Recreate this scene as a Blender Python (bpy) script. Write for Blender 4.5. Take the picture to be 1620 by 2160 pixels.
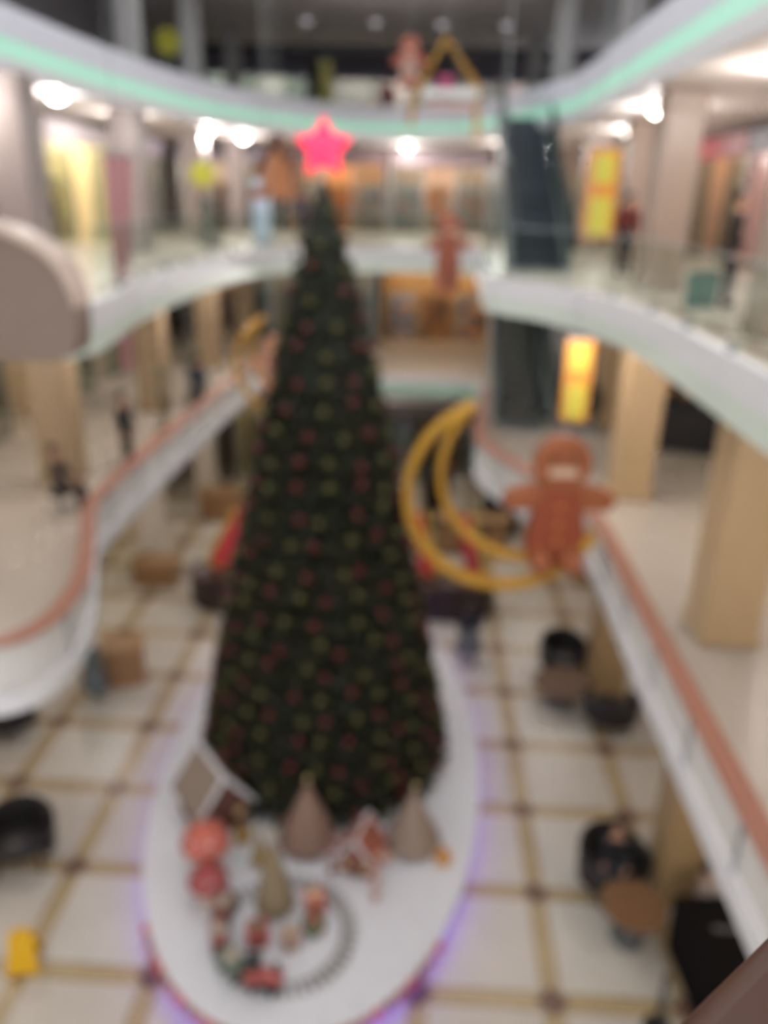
import bpy, bmesh, math, random
from mathutils import Vector, Matrix
for o in list(bpy.data.objects): bpy.data.objects.remove(o)
S = bpy.context.scene
COL = S.collection
R = math.radians
random.seed(7)

# ------------------------------------------------------------------ camera
DOF = True
PITCH, ROLL, YAW, FPX, EYE = R(21.55), R(1.48), R(-2.33), 1700.0, Vector((0, 0, 11.0))
fwd = Vector((math.sin(YAW)*math.cos(PITCH), math.cos(YAW)*math.cos(PITCH), -math.sin(PITCH)))
rgt = Vector((math.cos(YAW), -math.sin(YAW), 0)); upv = rgt.cross(fwd)
r2 = rgt*math.cos(ROLL)+upv*math.sin(ROLL); u2 = upv*math.cos(ROLL)-rgt*math.sin(ROLL)
cam_d = bpy.data.cameras.new('camera'); cam = bpy.data.objects.new('camera', cam_d); COL.objects.link(cam)
cam.matrix_world = Matrix(((r2.x, u2.x, -fwd.x, EYE.x), (r2.y, u2.y, -fwd.y, EYE.y), (r2.z, u2.z, -fwd.z, EYE.z), (0, 0, 0, 1)))
cam_d.sensor_fit = 'VERTICAL'; cam_d.sensor_height = 36.0; cam_d.lens = FPX/2160*36.0
cam_d.clip_start = 0.02; cam_d.clip_end = 200
if DOF:                                   # the lens is focused on the near wooden rail, everything farther is soft
    cam_d.dof.use_dof = True; cam_d.dof.focus_distance = 0.70; cam_d.dof.aperture_fstop = 1.85
S.camera = cam

# ------------------------------------------------------------------ world, exposure
W = bpy.data.worlds.new('sky'); S.world = W; W.use_nodes = True
W.node_tree.nodes['Background'].inputs[0].default_value = (0.975, 0.985, 1.0, 1)
W.node_tree.nodes['Background'].inputs[1].default_value = 1.0
S.view_settings.view_transform = 'Standard'; S.view_settings.look = 'None'
S.view_settings.gamma = 1.0; S.view_settings.use_curve_mapping = False
S.view_settings.exposure = 0.60
S.cycles.max_bounces = 3; S.cycles.diffuse_bounces = 3; S.cycles.glossy_bounces = 2
S.cycles.adaptive_threshold = 0.1; S.cycles.adaptive_min_samples = 12
S.cycles.transparent_max_bounces = 8; S.cycles.sample_clamp_indirect = 6.0

# ------------------------------------------------------------------ materials
def lin(c): return tuple((v/12.92 if v <= .04045 else ((v+.055)/1.055)**2.4) for v in (int(c[i:i+2], 16)/255 for i in (0, 2, 4)))
MATS = {}
def mat(name, col, rough=.55, var=.06, scale=6.0, metal=0.0, emit=None, es=1.0, bump=0.0, nee=True):
    if name in MATS: return MATS[name]
    m = bpy.data.materials.new(name); m.use_nodes = True; MATS[name] = m
    nt = m.node_tree; b = nt.nodes['Principled BSDF']; c = lin(col)
    tc = nt.nodes.new('ShaderNodeTexCoord'); n = nt.nodes.new('ShaderNodeTexNoise')
    n.inputs['Scale'].default_value = scale; n.inputs['Detail'].default_value = 3
    nt.links.new(tc.outputs['Object'], n.inputs['Vector'])
    mx = nt.nodes.new('ShaderNodeMix'); mx.data_type = 'RGBA'
    mx.inputs[6].default_value = (*[max(0, v*(1-var*2)) for v in c], 1); mx.inputs[7].default_value = (*[min(1, v*(1+var*2)) for v in c], 1)
    nt.links.new(n.outputs['Fac'], mx.inputs[0]); nt.links.new(mx.outputs[2], b.inputs['Base Color'])
    b.inputs['Specular IOR Level'].default_value = .5 if rough < .85 else .1
    b.inputs['Roughness'].default_value = rough; b.inputs['Metallic'].default_value = metal
    if bump:
        bp = nt.nodes.new('ShaderNodeBump'); bp.inputs['Strength'].default_value = bump
        nt.links.new(n.outputs['Fac'], bp.inputs['Height']); nt.links.new(bp.outputs['Normal'], b.inputs['Normal'])
    if emit:
        if not nee: m.cycles.emission_sampling = 'NONE'
        b.inputs['Emission Color'].default_value = (*lin(emit), 1); b.inputs['Emission Strength'].default_value = es
    return m
def glass(name, tint, gloss=.08, white=0.0):
    if name in MATS: return MATS[name]
    m = bpy.data.materials.new(name); m.use_nodes = True; MATS[name] = m
    nt = m.node_tree; out = nt.nodes['Material Output']; nt.nodes.remove(nt.nodes['Principled BSDF'])
    t = nt.nodes.new('ShaderNodeBsdfTransparent'); t.inputs[0].default_value = (*lin(tint), 1)
    g = nt.nodes.new('ShaderNodeBsdfGlossy'); g.inputs['Roughness'].default_value = .2
    fr = nt.nodes.new('ShaderNodeLayerWeight'); fr.inputs[0].default_value = .5
    pw = nt.nodes.new('ShaderNodeMath'); pw.operation = 'POWER'; pw.inputs[1].default_value = 4.0; nt.links.new(fr.outputs['Facing'], pw.inputs[0])
    ml = nt.nodes.new('ShaderNodeMath'); ml.operation = 'MULTIPLY_ADD'; ml.inputs[1].default_value = gloss*2.0; ml.inputs[2].default_value = gloss*.4; nt.links.new(pw.outputs[0], ml.inputs[0])
    a = nt.nodes.new('ShaderNodeMixShader'); nt.links.new(ml.outputs[0], a.inputs[0])
    nt.links.new(t.outputs[0], a.inputs[1]); nt.links.new(g.outputs[0], a.inputs[2])
    last = a
    if white:                              # frosted film on the pane
        d = nt.nodes.new('ShaderNodeBsdfDiffuse'); d.inputs[0].default_value = (.88, .86, .85, 1)
        w = nt.nodes.new('ShaderNodeMixShader'); w.inputs[0].default_value = white
        nt.links.new(a.outputs[0], w.inputs[1]); nt.links.new(d.outputs[0], w.inputs[2]); last = w
    nt.links.new(last.outputs[0], out.inputs[0])
    return m
WHITE = mat('white_plaster', 'e4e2e2', .5, .02)
SOFFIT = mat('warm_soffit', 'ebe1dc', .6, .03)
CREAMW = mat('cream_wall', 'd8cdbd', .6, .04)
BEIGE = mat('beige_stone', 'c0a47e', .35, .05, 3)
TAUPE = mat('taupe_cladding', '857166', .45, .04, 3)
GREYP = mat('grey_stone', 'b4b4b4', .5, .04)
GREYD = mat('dark_grey_panel', '55535e', .5, .05)
WOODR = mat('red_brown_wood', 'a4705e', .35, .08, 9)
WOODD = mat('dark_wood', '4a2a1d', .35, .10, 12)
WOODT = mat('tan_wood', 'a0774c', .4, .10, 8)
BLACK = mat('black_leather', '211c1c', .45, .05)
STEEL = mat('brushed_steel', 'a8abad', .35, .03, metal=.7)
RUBBER = mat('dark_rubber', '2a2d33', .6, .05)
LED = mat('warm_lamp', 'fff4e6', .5, 0, emit='fff1e6', es=6, nee=False)
GLASS = glass('clear_green_glass', 'f1f7f4', .02); GLASSF = glass('frosted_glass', 'f2f2f0', .05, .55); GLASSD = glass('shop_glass', 'dfe6e4', .1)
SNOW = mat('white_snow', 'dad9dd', .8, .03, 4, bump=.3)
SKIN = mat('skin', 'b98a70', .5, .04)
HAIR = mat('dark_hair', '1d1715', .5, .1)

# ------------------------------------------------------------------ mesh builder
class MB:
    def __init__(s): s.v = []; s.f = []
    def add(s, vs, fs):
        n = len(s.v); s.v += [tuple(v) for v in vs]; s.f += [tuple(i+n for i in f) for f in fs]; return s
    def box(s, c, d, rz=0.0, rx=0.0, ry=0.0):
        M = Matrix.Translation(c) @ Matrix.Rotation(rz, 4, 'Z') @ Matrix.Rotation(ry, 4, 'Y') @ Matrix.Rotation(rx, 4, 'X')
        hx, hy, hz = d[0]/2, d[1]/2, d[2]/2
        vs = [M @ Vector((x, y, z)) for x in (-hx, hx) for y in (-hy, hy) for z in (-hz, hz)]
        return s.add(vs, [(0, 1, 3, 2), (4, 6, 7, 5), (0, 4, 5, 1), (2, 3, 7, 6), (0, 2, 6, 4), (1, 5, 7, 3)])
    def lathe(s, prof, c=(0, 0, 0), n=20, sx=1.0, sy=1.0):
        vs = []; fs = []; m = len(prof)
        for k in range(n):
            a = 2*math.pi*k/n
            for (r, z) in prof: vs.append((c[0]+r*sx*math.cos(a), c[1]+r*sy*math.sin(a), c[2]+z))
        for k in range(n):
            for i in range(m-1):
                a, b = k*m+i, ((k+1) % n)*m+i
                fs.append((a, b, b+1, a+1))
        if prof[0][0] > 1e-4: fs.append(tuple(k*m for k in range(n))[::-1])
        if prof[-1][0] > 1e-4: fs.append(tuple(k*m+m-1 for k in range(n)))
        return s.add(vs, fs)
    def ball(s, c, r, n=12, m=8, sz=1.0):
        return s.lathe([(r*math.sin(math.pi*i/m), -r*sz*math.cos(math.pi*i/m)) for i in range(m+1)], c, n)
    def tube(s, pts, r, n=8, closed=False, ref=None):
        pts = [Vector(p) for p in pts]; N = len(pts); vs = []; fs = []
        rr = r if isinstance(r, (list, tuple)) else [r]*N
        for i, p in enumerate(pts):
            a = pts[(i-1) % N] if (closed or i > 0) else p; b = pts[(i+1) % N] if (closed or i < N-1) else p
            t = (b-a).normalized(); q = Vector(ref) if ref else (Vector((0, 0, 1)) if abs(t.z) < .95 else Vector((1, 0, 0)))
            x = t.cross(q).normalized(); y = x.cross(t)
            for k in range(n):
                an = 2*math.pi*k/n; vs.append(p+(x*math.cos(an)+y*math.sin(an))*rr[i])
        for i in range(N if closed else N-1):
            for k in range(n):
                j = (i+1) % N
                fs.append((i*n+k, i*n+(k+1) % n, j*n+(k+1) % n, j*n+k))
        if not closed: fs += [tuple(range(n))[::-1], tuple((N-1)*n+k for k in range(n))]
        return s.add(vs, fs)
    def prism(s, poly, z0, z1):
        n = len(poly)
        vs = [(x, y, z0) for x, y in poly]+[(x, y, z1) for x, y in poly]
        return s.add(vs, [tuple(range(n))[::-1], tuple(range(n, 2*n))]+[(i, (i+1) % n, n+(i+1) % n, n+i) for i in range(n)])
    def extr(s, poly, M, d):               # poly in local (x,z), extruded by d along local y
        n = len(poly)
        vs = [M @ Vector((x, 0, z)) for x, z in poly]+[M @ Vector((x, d, z)) for x, z in poly]
        return s.add(vs, [tuple(range(n)), tuple(range(n, 2*n))[::-1]]+[(i, n+i, n+(i+1) % n, (i+1) % n) for i in range(n)])
    def strip(s, path, z0, z1, t=.04, off=0.0):   # upright band along a plan path, thickness t
        P = [Vector((p[0], p[1])) for p in path]; N = len(P); vs = []; fs = []
        for i in range(N):
            d = (P[min(i+1, N-1)]-P[max(i-1, 0)]).normalized(); nrm = Vector((-d.y, d.x))
            a = P[i]+nrm*(off-t/2); b = P[i]+nrm*(off+t/2)
            vs += [(a.x, a.y, z0), (b.x, b.y, z0), (b.x, b.y, z1), (a.x, a.y, z1)]
        for i in range(N-1):
            for k in range(4):
                fs.append((i*4+k, i*4+(k+1) % 4, i*4+4+(k+1) % 4, i*4+4+k))
        fs += [(0, 1, 2, 3)[::-1], tuple((N-1)*4+k for k in range(4))]
        return s.add(vs, fs)
    def mesh(s, name):
        me = bpy.data.meshes.new(name); me.from_pydata(s.v, [], s.f)
        bm = bmesh.new(); bm.from_mesh(me); bmesh.ops.recalc_face_normals(bm, faces=bm.faces); bm.to_mesh(me); bm.free()
        return me
    def build(s, name, m, parent=None, smooth=False, bevel=0.0):
        me = s.mesh(name); me.materials.append(m)
        if smooth:
            for p in me.polygons: p.use_smooth = True
            me.set_sharp_from_angle(angle=R(40))
        return put(name, me, parent, bevel=bevel)
def put(name, me, parent=None, loc=None, rz=0.0, bevel=0.0):
    o = bpy.data.objects.new(name, me); COL.objects.link(o)
    if parent is not None: o.parent = parent
    if loc is not None: o.location = loc
    o.rotation_euler.z = rz
    if bevel:
        b = o.modifiers.new('bevel', 'BEVEL'); b.width = bevel; b.segments = 2; b.limit_method = 'ANGLE'
    return o
def tag(o, label, cat, group=None, kind=None):
    o['label'] = label; o['category'] = cat
    if group: o['group'] = group
    if kind: o['kind'] = kind
    return o
def struct(o, label=None):
    o['kind'] = 'structure'
    if label: o['label'] = label
    return o
def thing(name, label, cat, loc=(0, 0, 0), rz=0.0, group=None):
    o = bpy.data.objects.new(name, None); COL.objects.link(o); o.location = loc; o.rotation_euler.z = rz
    o.empty_display_size = .1
    return tag(o, label, cat, group)
def dup(root, loc, rz, label=None):
    r = root.copy(); COL.objects.link(r); r.location = loc; r.rotation_euler.z = rz
    if label: r['label'] = label
    for ch in list(root.children):
        c = ch.copy(); COL.objects.link(c); c.parent = r
        for g in list(ch.children):
            d = g.copy(); COL.objects.link(d); d.parent = c
    return r
def lamp(parent, name, loc, power, size, color=(1, .93, .85), sy=None, rot=(0, 0, 0)):
    l = bpy.data.lights.new(name, 'AREA'); l.energy = power; l.size = size; l.color = color
    l.shape = 'RECTANGLE' if sy else 'DISK'
    if sy: l.size_y = sy
    o = bpy.data.objects.new(name, l); COL.objects.link(o); o.location = loc; o.rotation_euler = rot
    if parent is not None: o.parent = parent
    return o
def smooth_path(pts, k=4):
    out = []
    P = [Vector((p[0], p[1])) for p in pts]
    for i in range(len(P)-1):
        p0, p1, p2, p3 = P[max(i-1, 0)], P[i], P[i+1], P[min(i+2, len(P)-1)]
        for j in range(k):
            t = j/k
            out.append(tuple(0.5*((2*p1)+(p2-p0)*t+(2*p0-5*p1+4*p2-p3)*t*t+(3*p1-p0-3*p2+p3)*t**3)))
    out.append(tuple(P[-1])); return out

# ------------------------------------------------------------------ setting: ground floor of stone panels
T = 1.9877; OX, OY = -5.63, 8.51; SW = .30
fb = MB().box((-2, 19, -.10), (30, 60, .14)).build('floor', mat('floor_grout', 'a59a86', .5, .04)); struct(fb)
TILE = [mat('cream_floor_stone_%d' % i, c, .34, .05, 1.3) for i, c in enumerate(('c9c1b4', 'ccc5b8', 'c5bcaf'))]
STRIPM = mat('tan_floor_stone', 'b39d78', .3, .07, 2.0); INLAY = mat('brown_floor_stone', '785c50', .3, .06)
w = (T-SW)/2-.008
tme = MB().box((0, 0, -.014), (2*w, 2*w, .032)).mesh('floor_tile')
tms = []
for m in TILE:
    q = tme.copy(); q.materials.append(m); tms.append(q)
sx_me = MB().box((0, 0, -.015), (2*w, SW-.016, .03)).mesh('floor_strip'); sx_me.materials.append(STRIPM)
sy_me = MB().box((0, 0, -.015), (SW-.016, 2*w, .03)).mesh('floor_strip'); sy_me.materials.append(STRIPM)
dq = SW*.84
in_me = MB().prism([(dq, 0), (0, dq), (-dq, 0), (0, -dq)], -.03, .003).mesh('floor_inlay'); in_me.materials.append(INLAY)
cr_me = MB().box((0, 0, -.016), (SW-.01, SW-.01, .03)).mesh('floor_crossing'); cr_me.materials.append(STRIPM)
for i in range(-3, 8):
    for j in range(-2, 12):
        x, y = OX+i*T, OY+j*T
        put('floor_tile', random.choice(tms), fb, (x+T/2, y+T/2, 0))
        put('floor_strip', sx_me, fb, (x+T/2, y, 0)); put('floor_strip', sy_me, fb, (x, y+T/2, 0))
        put('floor_crossing', cr_me, fb, (x, y, 0)); put('floor_inlay', in_me, fb, (x, y, 0))

# ------------------------------------------------------------------ gallery slabs
def slab(name, edge, outer, z1, th, m_top, m_side):
    n = len(edge); vs = []; fs = []
    for (e, o) in zip(edge, outer):
        vs += [(e[0], e[1], z1), (o[0], o[1], z1), (o[0], o[1], z1-th), (e[0], e[1], z1-th)]
    mi = []
    for i in range(n-1):
        a, b = i*4, i*4+4
        for k, q in enumerate(((a, a+1, b+1, b), (a+2, a+3, b+3, b+2), (a+3, a, b, b+3), (a+1, a+2, b+2, b+1))):
            fs.append(q); mi.append(0 if k == 0 else 1)
    e = (n-1)*4
    fs += [(0, 3, 2, 1), (e, e+1, e+2, e+3)]; mi += [1, 1]
    me = bpy.data.meshes.new(name); me.from_pydata(vs, [], fs); me.materials.append(m_top); me.materials.append(m_side)
    for p, k in zip(me.polygons, mi): p.material_index = k
    return struct(put(name, me))
GAL = mat('gallery_floor_stone', 'c2b7aa', .35, .05, 1.5)
E1 = [(-12.5, 8.15), (-7.0, 8.15), (-5.7, 8.15), (-5.2, 8.2), (-4.85, 8.38), (-4.65, 8.75), (-4.6, 9.4), (-4.75, 10.3), (-5.2, 11.6), (-5.6, 12.7), (-5.72, 14), (-5.68, 18), (-5.5, 23), (-5.3, 26.6), (-4.6, 27.9), (-3.5, 28), (1.2, 28), (2.0, 27.4), (2.0, 24), (1.5, 19.2), (1.5, 17.6), (2.16, 15.9), (2.9, 14.3), (3.18, 13), (3.18, 10), (3.18, 4), (3.18, -3)]
O1 = [(-12.5, 8.2), (-12.5, 8.25), (-12.5, 8.3), (-12.5, 8.4), (-12.5, 8.5), (-12.5, 8.8), (-12.5, 9.4), (-12.5, 10.3), (-12.5, 11.6), (-12.5, 12.7), (-12.5, 14), (-12.5, 18), (-12.5, 23), (-12.5, 40), (-6, 40), (-3.5, 40), (1.2, 40), (9.5, 40), (9.5, 24), (9.5, 19.2), (9.5, 17.6), (9.5, 15.9), (9.5, 14.3), (9.5, 13), (9.5, 10), (9.5, 4), (9.5, -3)]
E2 = [(-1.5, -1.12), (.1, .285), (2.0, 1.9), (2.9, 2.75), (3.28, 4), (3.28, 8), (3.28, 11.6), (3.15, 13), (2.75, 14.5), (2.1, 15.7), (1.45, 16.5), (1.3, 17.6), (1.5, 23.8), (1.2, 24.7), (-1.3, 24.6), (-3.6, 23.6), (-4.6, 22), (-4.95, 18), (-4.9, 14), (-4.55, 11.3), (-4.75, 10.65), (-5.3, 10.45), (-12.5, 10.45)]
O2 = [(-1.5, -5), (.5, -5), (9.5, -5), (9.5, 2.7), (9.5, 4), (9.5, 8), (9.5, 11.6), (9.5, 13), (9.5, 14.5), (9.5, 15.7), (9.5, 16.5), (9.5, 17.6), (9.5, 26), (9.5, 40), (-2, 40), (-7, 40), (-12.5, 40), (-12.5, 18), (-12.5, 14), (-12.5, 11.3), (-12.5, 10.8), (-12.5, 10.6), (-12.5, 10.5)]
E3 = [(3.85, -3), (3.85, 10), (3.85, 18), (3.85, 23), (3.7, 24.6), (2.9, 27.5), (1.9, 30.8), (.6, 33), (-1.2, 33.7), (-3.2, 33), (-5.1, 31), (-6.4, 28.4), (-7.1, 25.7), (-7.6, 21.5), (-7.8, 17), (-7.8, 5)]
O3 = [(9.5, -3), (9.5, 10), (9.5, 18), (9.5, 23), (9.5, 24.6), (9.5, 27.5), (9.5, 40), (3, 47), (-1.2, 47), (-6, 47), (-12.5, 47), (-12.5, 28.4), (-12.5, 25.7), (-12.5, 21.5), (-12.5, 17), (-12.5, 5)]
P1 = smooth_path(E1); P2 = smooth_path(E2); P3 = smooth_path(E3)
Z1 = 5.02
def lerp_path(O, k=4): return [tuple(O[i][c]*(1-j/k)+O[i+1][c]*j/k for c in (0, 1)) for i in range(len(O)-1) for j in range(k)]+[O[-1]]
slab('floor_first_gallery', P1, lerp_path(O1), Z1, .18, GAL, SOFFIT)
slab('floor_second_gallery', P2, lerp_path(O2), 9.4, .5, GAL, SOFFIT)
slab('floor_third_gallery', P3, lerp_path(O3), 13.4, .5, GAL, SOFFIT)
P1 = P1[4:]; P2 = P2[:-4]
FASC = mat('white_fascia', 'dedde0', .45, .02); FASCG = mat('pale_green_fascia', 'd3ddd2', .45, .02)
LEDG = mat('green_led_strip', 'b2dccb', .5, 0, emit='98e4c4', es=.22, nee=False)
LILAC = mat('lilac_white_parapet', 'dcdde8', .45, .02)
def trim(i, path, z0, z1, m, t, off=0.0, label=None): struct(MB().strip(path, z0, z1, t, off).build('trim_%d' % i, m, smooth=True), label)
trim(1, P1, Z1-.20, Z1+.06, FASC, .14); trim(2, P2, 9.15, 9.52, FASC, .14); trim(3, P2, 8.85, 9.15, FASCG, .12)
trim(4, P3, 12.85, 13.14, FASC, .14); trim(5, P3, 13.14, 13.48, LEDG, .12); trim(6, P3, 13.48, 14.02, LILAC, .14)
far1 = [p for p in P1 if p[1] > 26.8]
trim(7, far1, 4.40, 4.82, mat('mint_fascia', 'a9cbb9', .45, .02), .10)
trim(8, [(3.62, 3+k) for k in range(11)], Z1, Z1+.012, mat('pale_cream_strip', 'e6d8c6', .3, .03), .3)  # pale cream strip along the floor beside the right handrail
# brown inlaid border in the second gallery floor
for k in range(7):
    struct(MB().box((3.95, 5.2+k*1.5, 9.402), (.22, .95, .012)).build('trim_%d' % (10+k), mat('brown_border_stone', '9a7e72', .3, .06)))

# ------------------------------------------------------------------ walls, ceiling
def wall(name, a, b, z0, z1, m=CREAMW, t=.2): return struct(MB().strip([a, b], z0, z1, t).build(name, m))
DARKW = mat('dim_shop_wall', 'a9a5ae', .6, .06)
wall('wall_left', (-12.6, -3), (-12.6, 47), 0, 12.9); wall('wall_right', (9.6, -3), (9.6, 40), 0, 12.9)
wall('wall_far', (-12.6, 40.1), (9.6, 40.1), 0, 12.9)
wall('wall_upper_left', (-12.6, 5), (-12.6, 47), 13.4, 17.3, DARKW); wall('wall_upper_right', (9.6, -3), (9.6, 47), 13.4, 17.3, DARKW)
wall('wall_upper_far', (-12.6, 47.1), (9.6, 47.1), 13.4, 17.3, DARKW)
cm = mat('grey_ceiling', 'cfccd2', .6, .03)
cb = MB().box((-1.5, 37.6, 17.4), (22.4, 19.4, .2)); cb.box((-10.2, 12, 17.4), (4.9, 31.8, .2)); cb.box((6.75, 12, 17.4), (5.9, 31.8, .2))
struct(cb.build('ceiling', cm))
for k, y in enumerate((42.6,)):
    struct(MB().box((-1.5, y, 17.05), (22, .6, .5)).build('trim_%d' % (20+k), GREYD))

# ------------------------------------------------------------------ columns
def column(x, y, z0, z1, m, s=.8):
    b = MB().box((0, 0, (z1-z0)/2), (s, s, z1-z0-.01)); b.box((0, 0, .12), (s+.06, s+.06, .22)); b.box((0, 0, z1-z0-.2), (s+.05, s+.05, .3))
    o = b.build('column', m, bevel=.03); o.location = (x, y, z0); return struct(o)
for y in (10.5, 16.5, 22.5, 28.5, 34.5):
    y_ = y+.25; column(4.7 if y < 20 else 5.4, y_, 0, Z1-.18, mat('tan_stone', 'a4875f', .4, .05, 3)); column(4.6 if y < 20 else 5.4, y_, Z1, 8.9, BEIGE)
    column(4.6 if y < 20 else 5.4, y_, 9.4, 12.9, mat('pink_beige_stone', 'a48f81', .4, .04), .72)
for y in (10.2, 16.2, 22.5, 28.8, 35):
    column(-9.3 if y < 20 else -8.0, y, 0, Z1-.18, CREAMW, .7)
    column(-7.6, y, Z1, 8.9, mat('tan_grey_stone', 'a58e70', .4, .05, 3), .75)
    if y > 11: column(-7.75, y, 9.4, 12.9, mat('mauve_grey_stone', '9c8f8b', .4, .04), .7)
for x, y in ((-8.7, 26), (-8.05, 30.3), (-8.6, 39), (4.15, 29.5), (5.2, 24.6), (4.4, 39.5)):
    column(x, y, 13.4, 17.3, GREYP, .6)

# ------------------------------------------------------------------ balustrades
def arclen(path):
    L = [0]
    for a, b in zip(path, path[1:]): L.append(L[-1]+math.dist(a, b))
    return L
def sub(path, s0, s1):
    L = arclen(path); out = []
    def at(s):
        for i in range(len(L)-1):
            if L[i+1] >= s:
                t = (s-L[i])/max(1e-6, L[i+1]-L[i]); return tuple(path[i][k]*(1-t)+path[i+1][k]*t for k in (0, 1))
        return path[-1]
    out.append(at(s0)); out += [p for p, l in zip(path, L) if s0+.02 < l < s1-.02]; out.append(at(s1)); return out
def balustrade(path, z, label, rail_m, gm, h=.74, rw=.25, rh=.07, zb=.06, pane=1.6, posts=True):
    t = thing('glass_balustrade', label, 'railing', (path[0][0], path[0][1], z)); o0 = Vector((path[0][0], path[0][1], z))
    loc = [(p[0]-o0.x, p[1]-o0.y) for p in path]; Ltot = arclen(loc)[-1]; n = max(1, round(Ltot/pane)); d = Ltot/n
    for i in range(n):
        sp = sub(loc, i*d+.02, (i+1)*d-.02)
        MB().strip(sp, zb, h-.02, .02).build('glass_panel', gm, t, True)
        p = sub(loc, i*d, i*d+.05)[0]
        if posts: MB().box((p[0], p[1], h/2), (.05, .05, h)).build('post', STEEL, t)
        else: MB().box((p[0], p[1], .06), (.08, .08, .12)).build('clamp', STEEL, t)
    MB().strip(loc, h-.02, h-.02+rh, rw).build('handrail', rail_m, t, True, bevel=.015)
    return t
balustrade([p for p in P1 if p[0] < -4 and p[1] < 27], Z1+.06, 'curved brown handrail on glass, first gallery on the left of the tree', WOODR, GLASSF)
balustrade([p for p in P1 if p[0] > 0 and -2 < p[1] < 24], Z1+.06, 'long brown handrail on glass, first gallery right of the tree', WOODR, GLASSF)
balustrade([p for p in P2 if p[0] > .9 and 3.5 < p[1] < 23.5], 9.52, 'frameless glass balustrade of second gallery on the right', STEEL, GLASS, .95, .04, .02, posts=False)
balustrade([p for p in P2 if p[1] > 11 and (p[0] < -3.5 or p[1] > 24) and p[0] < 1], 9.52, 'frameless glass balustrade of second gallery behind the tree', STEEL, GLASS, .95, .04, .02, posts=False)
nr = [p for p in P2 if p[1] < 3.4]
t = thing('wooden_rail', 'dark brown wooden rail close to the viewer, bottom right corner', 'railing', (0, 0, 9.52))
MB().strip(nr, .86, .98, .17, -.085+.02).build('handrail', WOODD, t, True, bevel=.02)
MB().strip(nr, .04, .84, .02, -.04).build('glass_panel', GLASS, t, True)

# taupe end of the left parapet (second gallery)
prof = [(-7.5, 8.92), (-4.62, 8.92), (-4.38, 9.02), (-4.29, 9.25), (-4.28, 9.6), (-4.34, 9.85), (-4.46, 10.08), (-4.66, 10.26), (-4.95, 10.40), (-5.3, 10.50), (-6.2, 10.62), (-7.5, 10.72)]
prof = prof[:1]+smooth_path(prof[1:], 3)
t = thing('parapet_end', 'big rounded taupe clad parapet end at the left frame edge', 'parapet', (-4.9, 9.95, 8.9))
MB().extr([(x+4.9, z-8.9) for x, z in prof], Matrix.Identity(4), .45).build('cladding', TAUPE, t, True)
cap = [(x+4.9, z-8.9) for x, z in prof[10:]]
cp_ = cap+[(x, z+.09) for x, z in cap[::-1]]
MB().extr(cp_, Matrix.Translation((0, -.06, 0)), .57).build('cap', mat('pinkish_cap', 'cdb6a8', .4, .03), t, True)

# ------------------------------------------------------------------ downlights under the galleries
dl_ring = MB().lathe([(.22, 0), (.26, -.03), (.26, -.05), (.21, -.05), (.21, -.02)], n=16).mesh('bezel'); dl_ring.materials.append(WHITE)
dl_lens = MB().lathe([(.21, -.03), (.20, -.10), (.15, -.16), (.08, -.19), (0, -.20)], n=16).mesh('lens'); dl_lens.materials.append(LED)
dl_dim = dl_lens.copy(); dl_dim.materials.clear(); dl_dim.materials.append(mat('dim_lamp', 'cfc8d0', .5, 0, emit='d8d0d8', es=.35, nee=False))
def downlights(spots, z, label, group, power, size=.3):
    names = ('first', 'second', 'third', 'fourth', 'fifth', 'sixth', 'seventh', 'eighth')
    for (x, y), nth in zip(sorted(spots, key=lambda p: p[1]), names):
        t = thing('downlight', label % nth, 'ceiling light', (x, y, z), 0, group)
        put('bezel', dl_ring, t); put('lens', dl_lens if power else dl_dim, t)
        if not power: continue
        l = bpy.data.lights.new('downlight_glow', 'POINT'); l.energy = power; l.shadow_soft_size = .08; l.color = (1, .955, .92)
        lo = bpy.data.objects.new('downlight_glow', l); COL.objects.link(lo); lo.parent = t; lo.location = (0, 0, -.36)
KD = 1.0
downlights([(-8.6, 15.2), (-8.2, 19.4), (-8.4, 24.3), (-7.3, 28.9), (-6.9, 32.6), (-.9, 36.0), (2.9, 33.5)], 12.9, '%s round downlight counted from the viewer, third gallery soffit left and far', 'downlights of the third gallery soffit', 110*KD)
downlights([(4.7, 8.8), (5.3, 13.6), (4.9, 19.6), (5.8, 26)], 12.9, '%s round downlight counted from the viewer, third gallery soffit right', 'downlights right of the atrium, upper soffit', 110*KD)
downlights([(-8.6, 13.2), (-6.2, 17.2), (-6.1, 22.3), (-3.0, 25.2), (-6.6, 28), (.6, 29)], 8.9, '%s round downlight counted from the viewer, second gallery soffit left and far', 'downlights of the second gallery soffit', 75*KD)
downlights([(6.2, 6.5), (6.2, 13.4), (2.9, 15.9), (4.7, 24.2)], 8.9, '%s round downlight counted from the viewer, second gallery soffit right', 'downlights right of the atrium, middle soffit', 75*KD)  # the farthest one is added to brighten the grey escalators
downlights([(-8.2, 12), (-8.2, 18.5), (-7, 25), (-2, 29.5)], Z1-.18, '%s added unseen downlight counted from the viewer, first gallery soffit left and far', 'added downlights of the first gallery soffit, left', 40*KD)  # unseen row, added for ambient light under the left gallery
downlights([(6.2, 8), (6.4, 13.5), (4.2, 19.5), (4.2, 25.5)], Z1-.18, '%s added unseen downlight counted from the viewer, first gallery soffit right', 'added downlights of the first gallery soffit, right', 40*KD)  # out of sight too, added to light the right walkway below
downlights([(-5.0, 36.2), (-2.3, 36.3), (.3, 36.4), (2.8, 36.5)], 17.3, '%s small unlit looking downlight from the left in the grey top ceiling', 'downlights of the top ceiling', 0)

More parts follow.
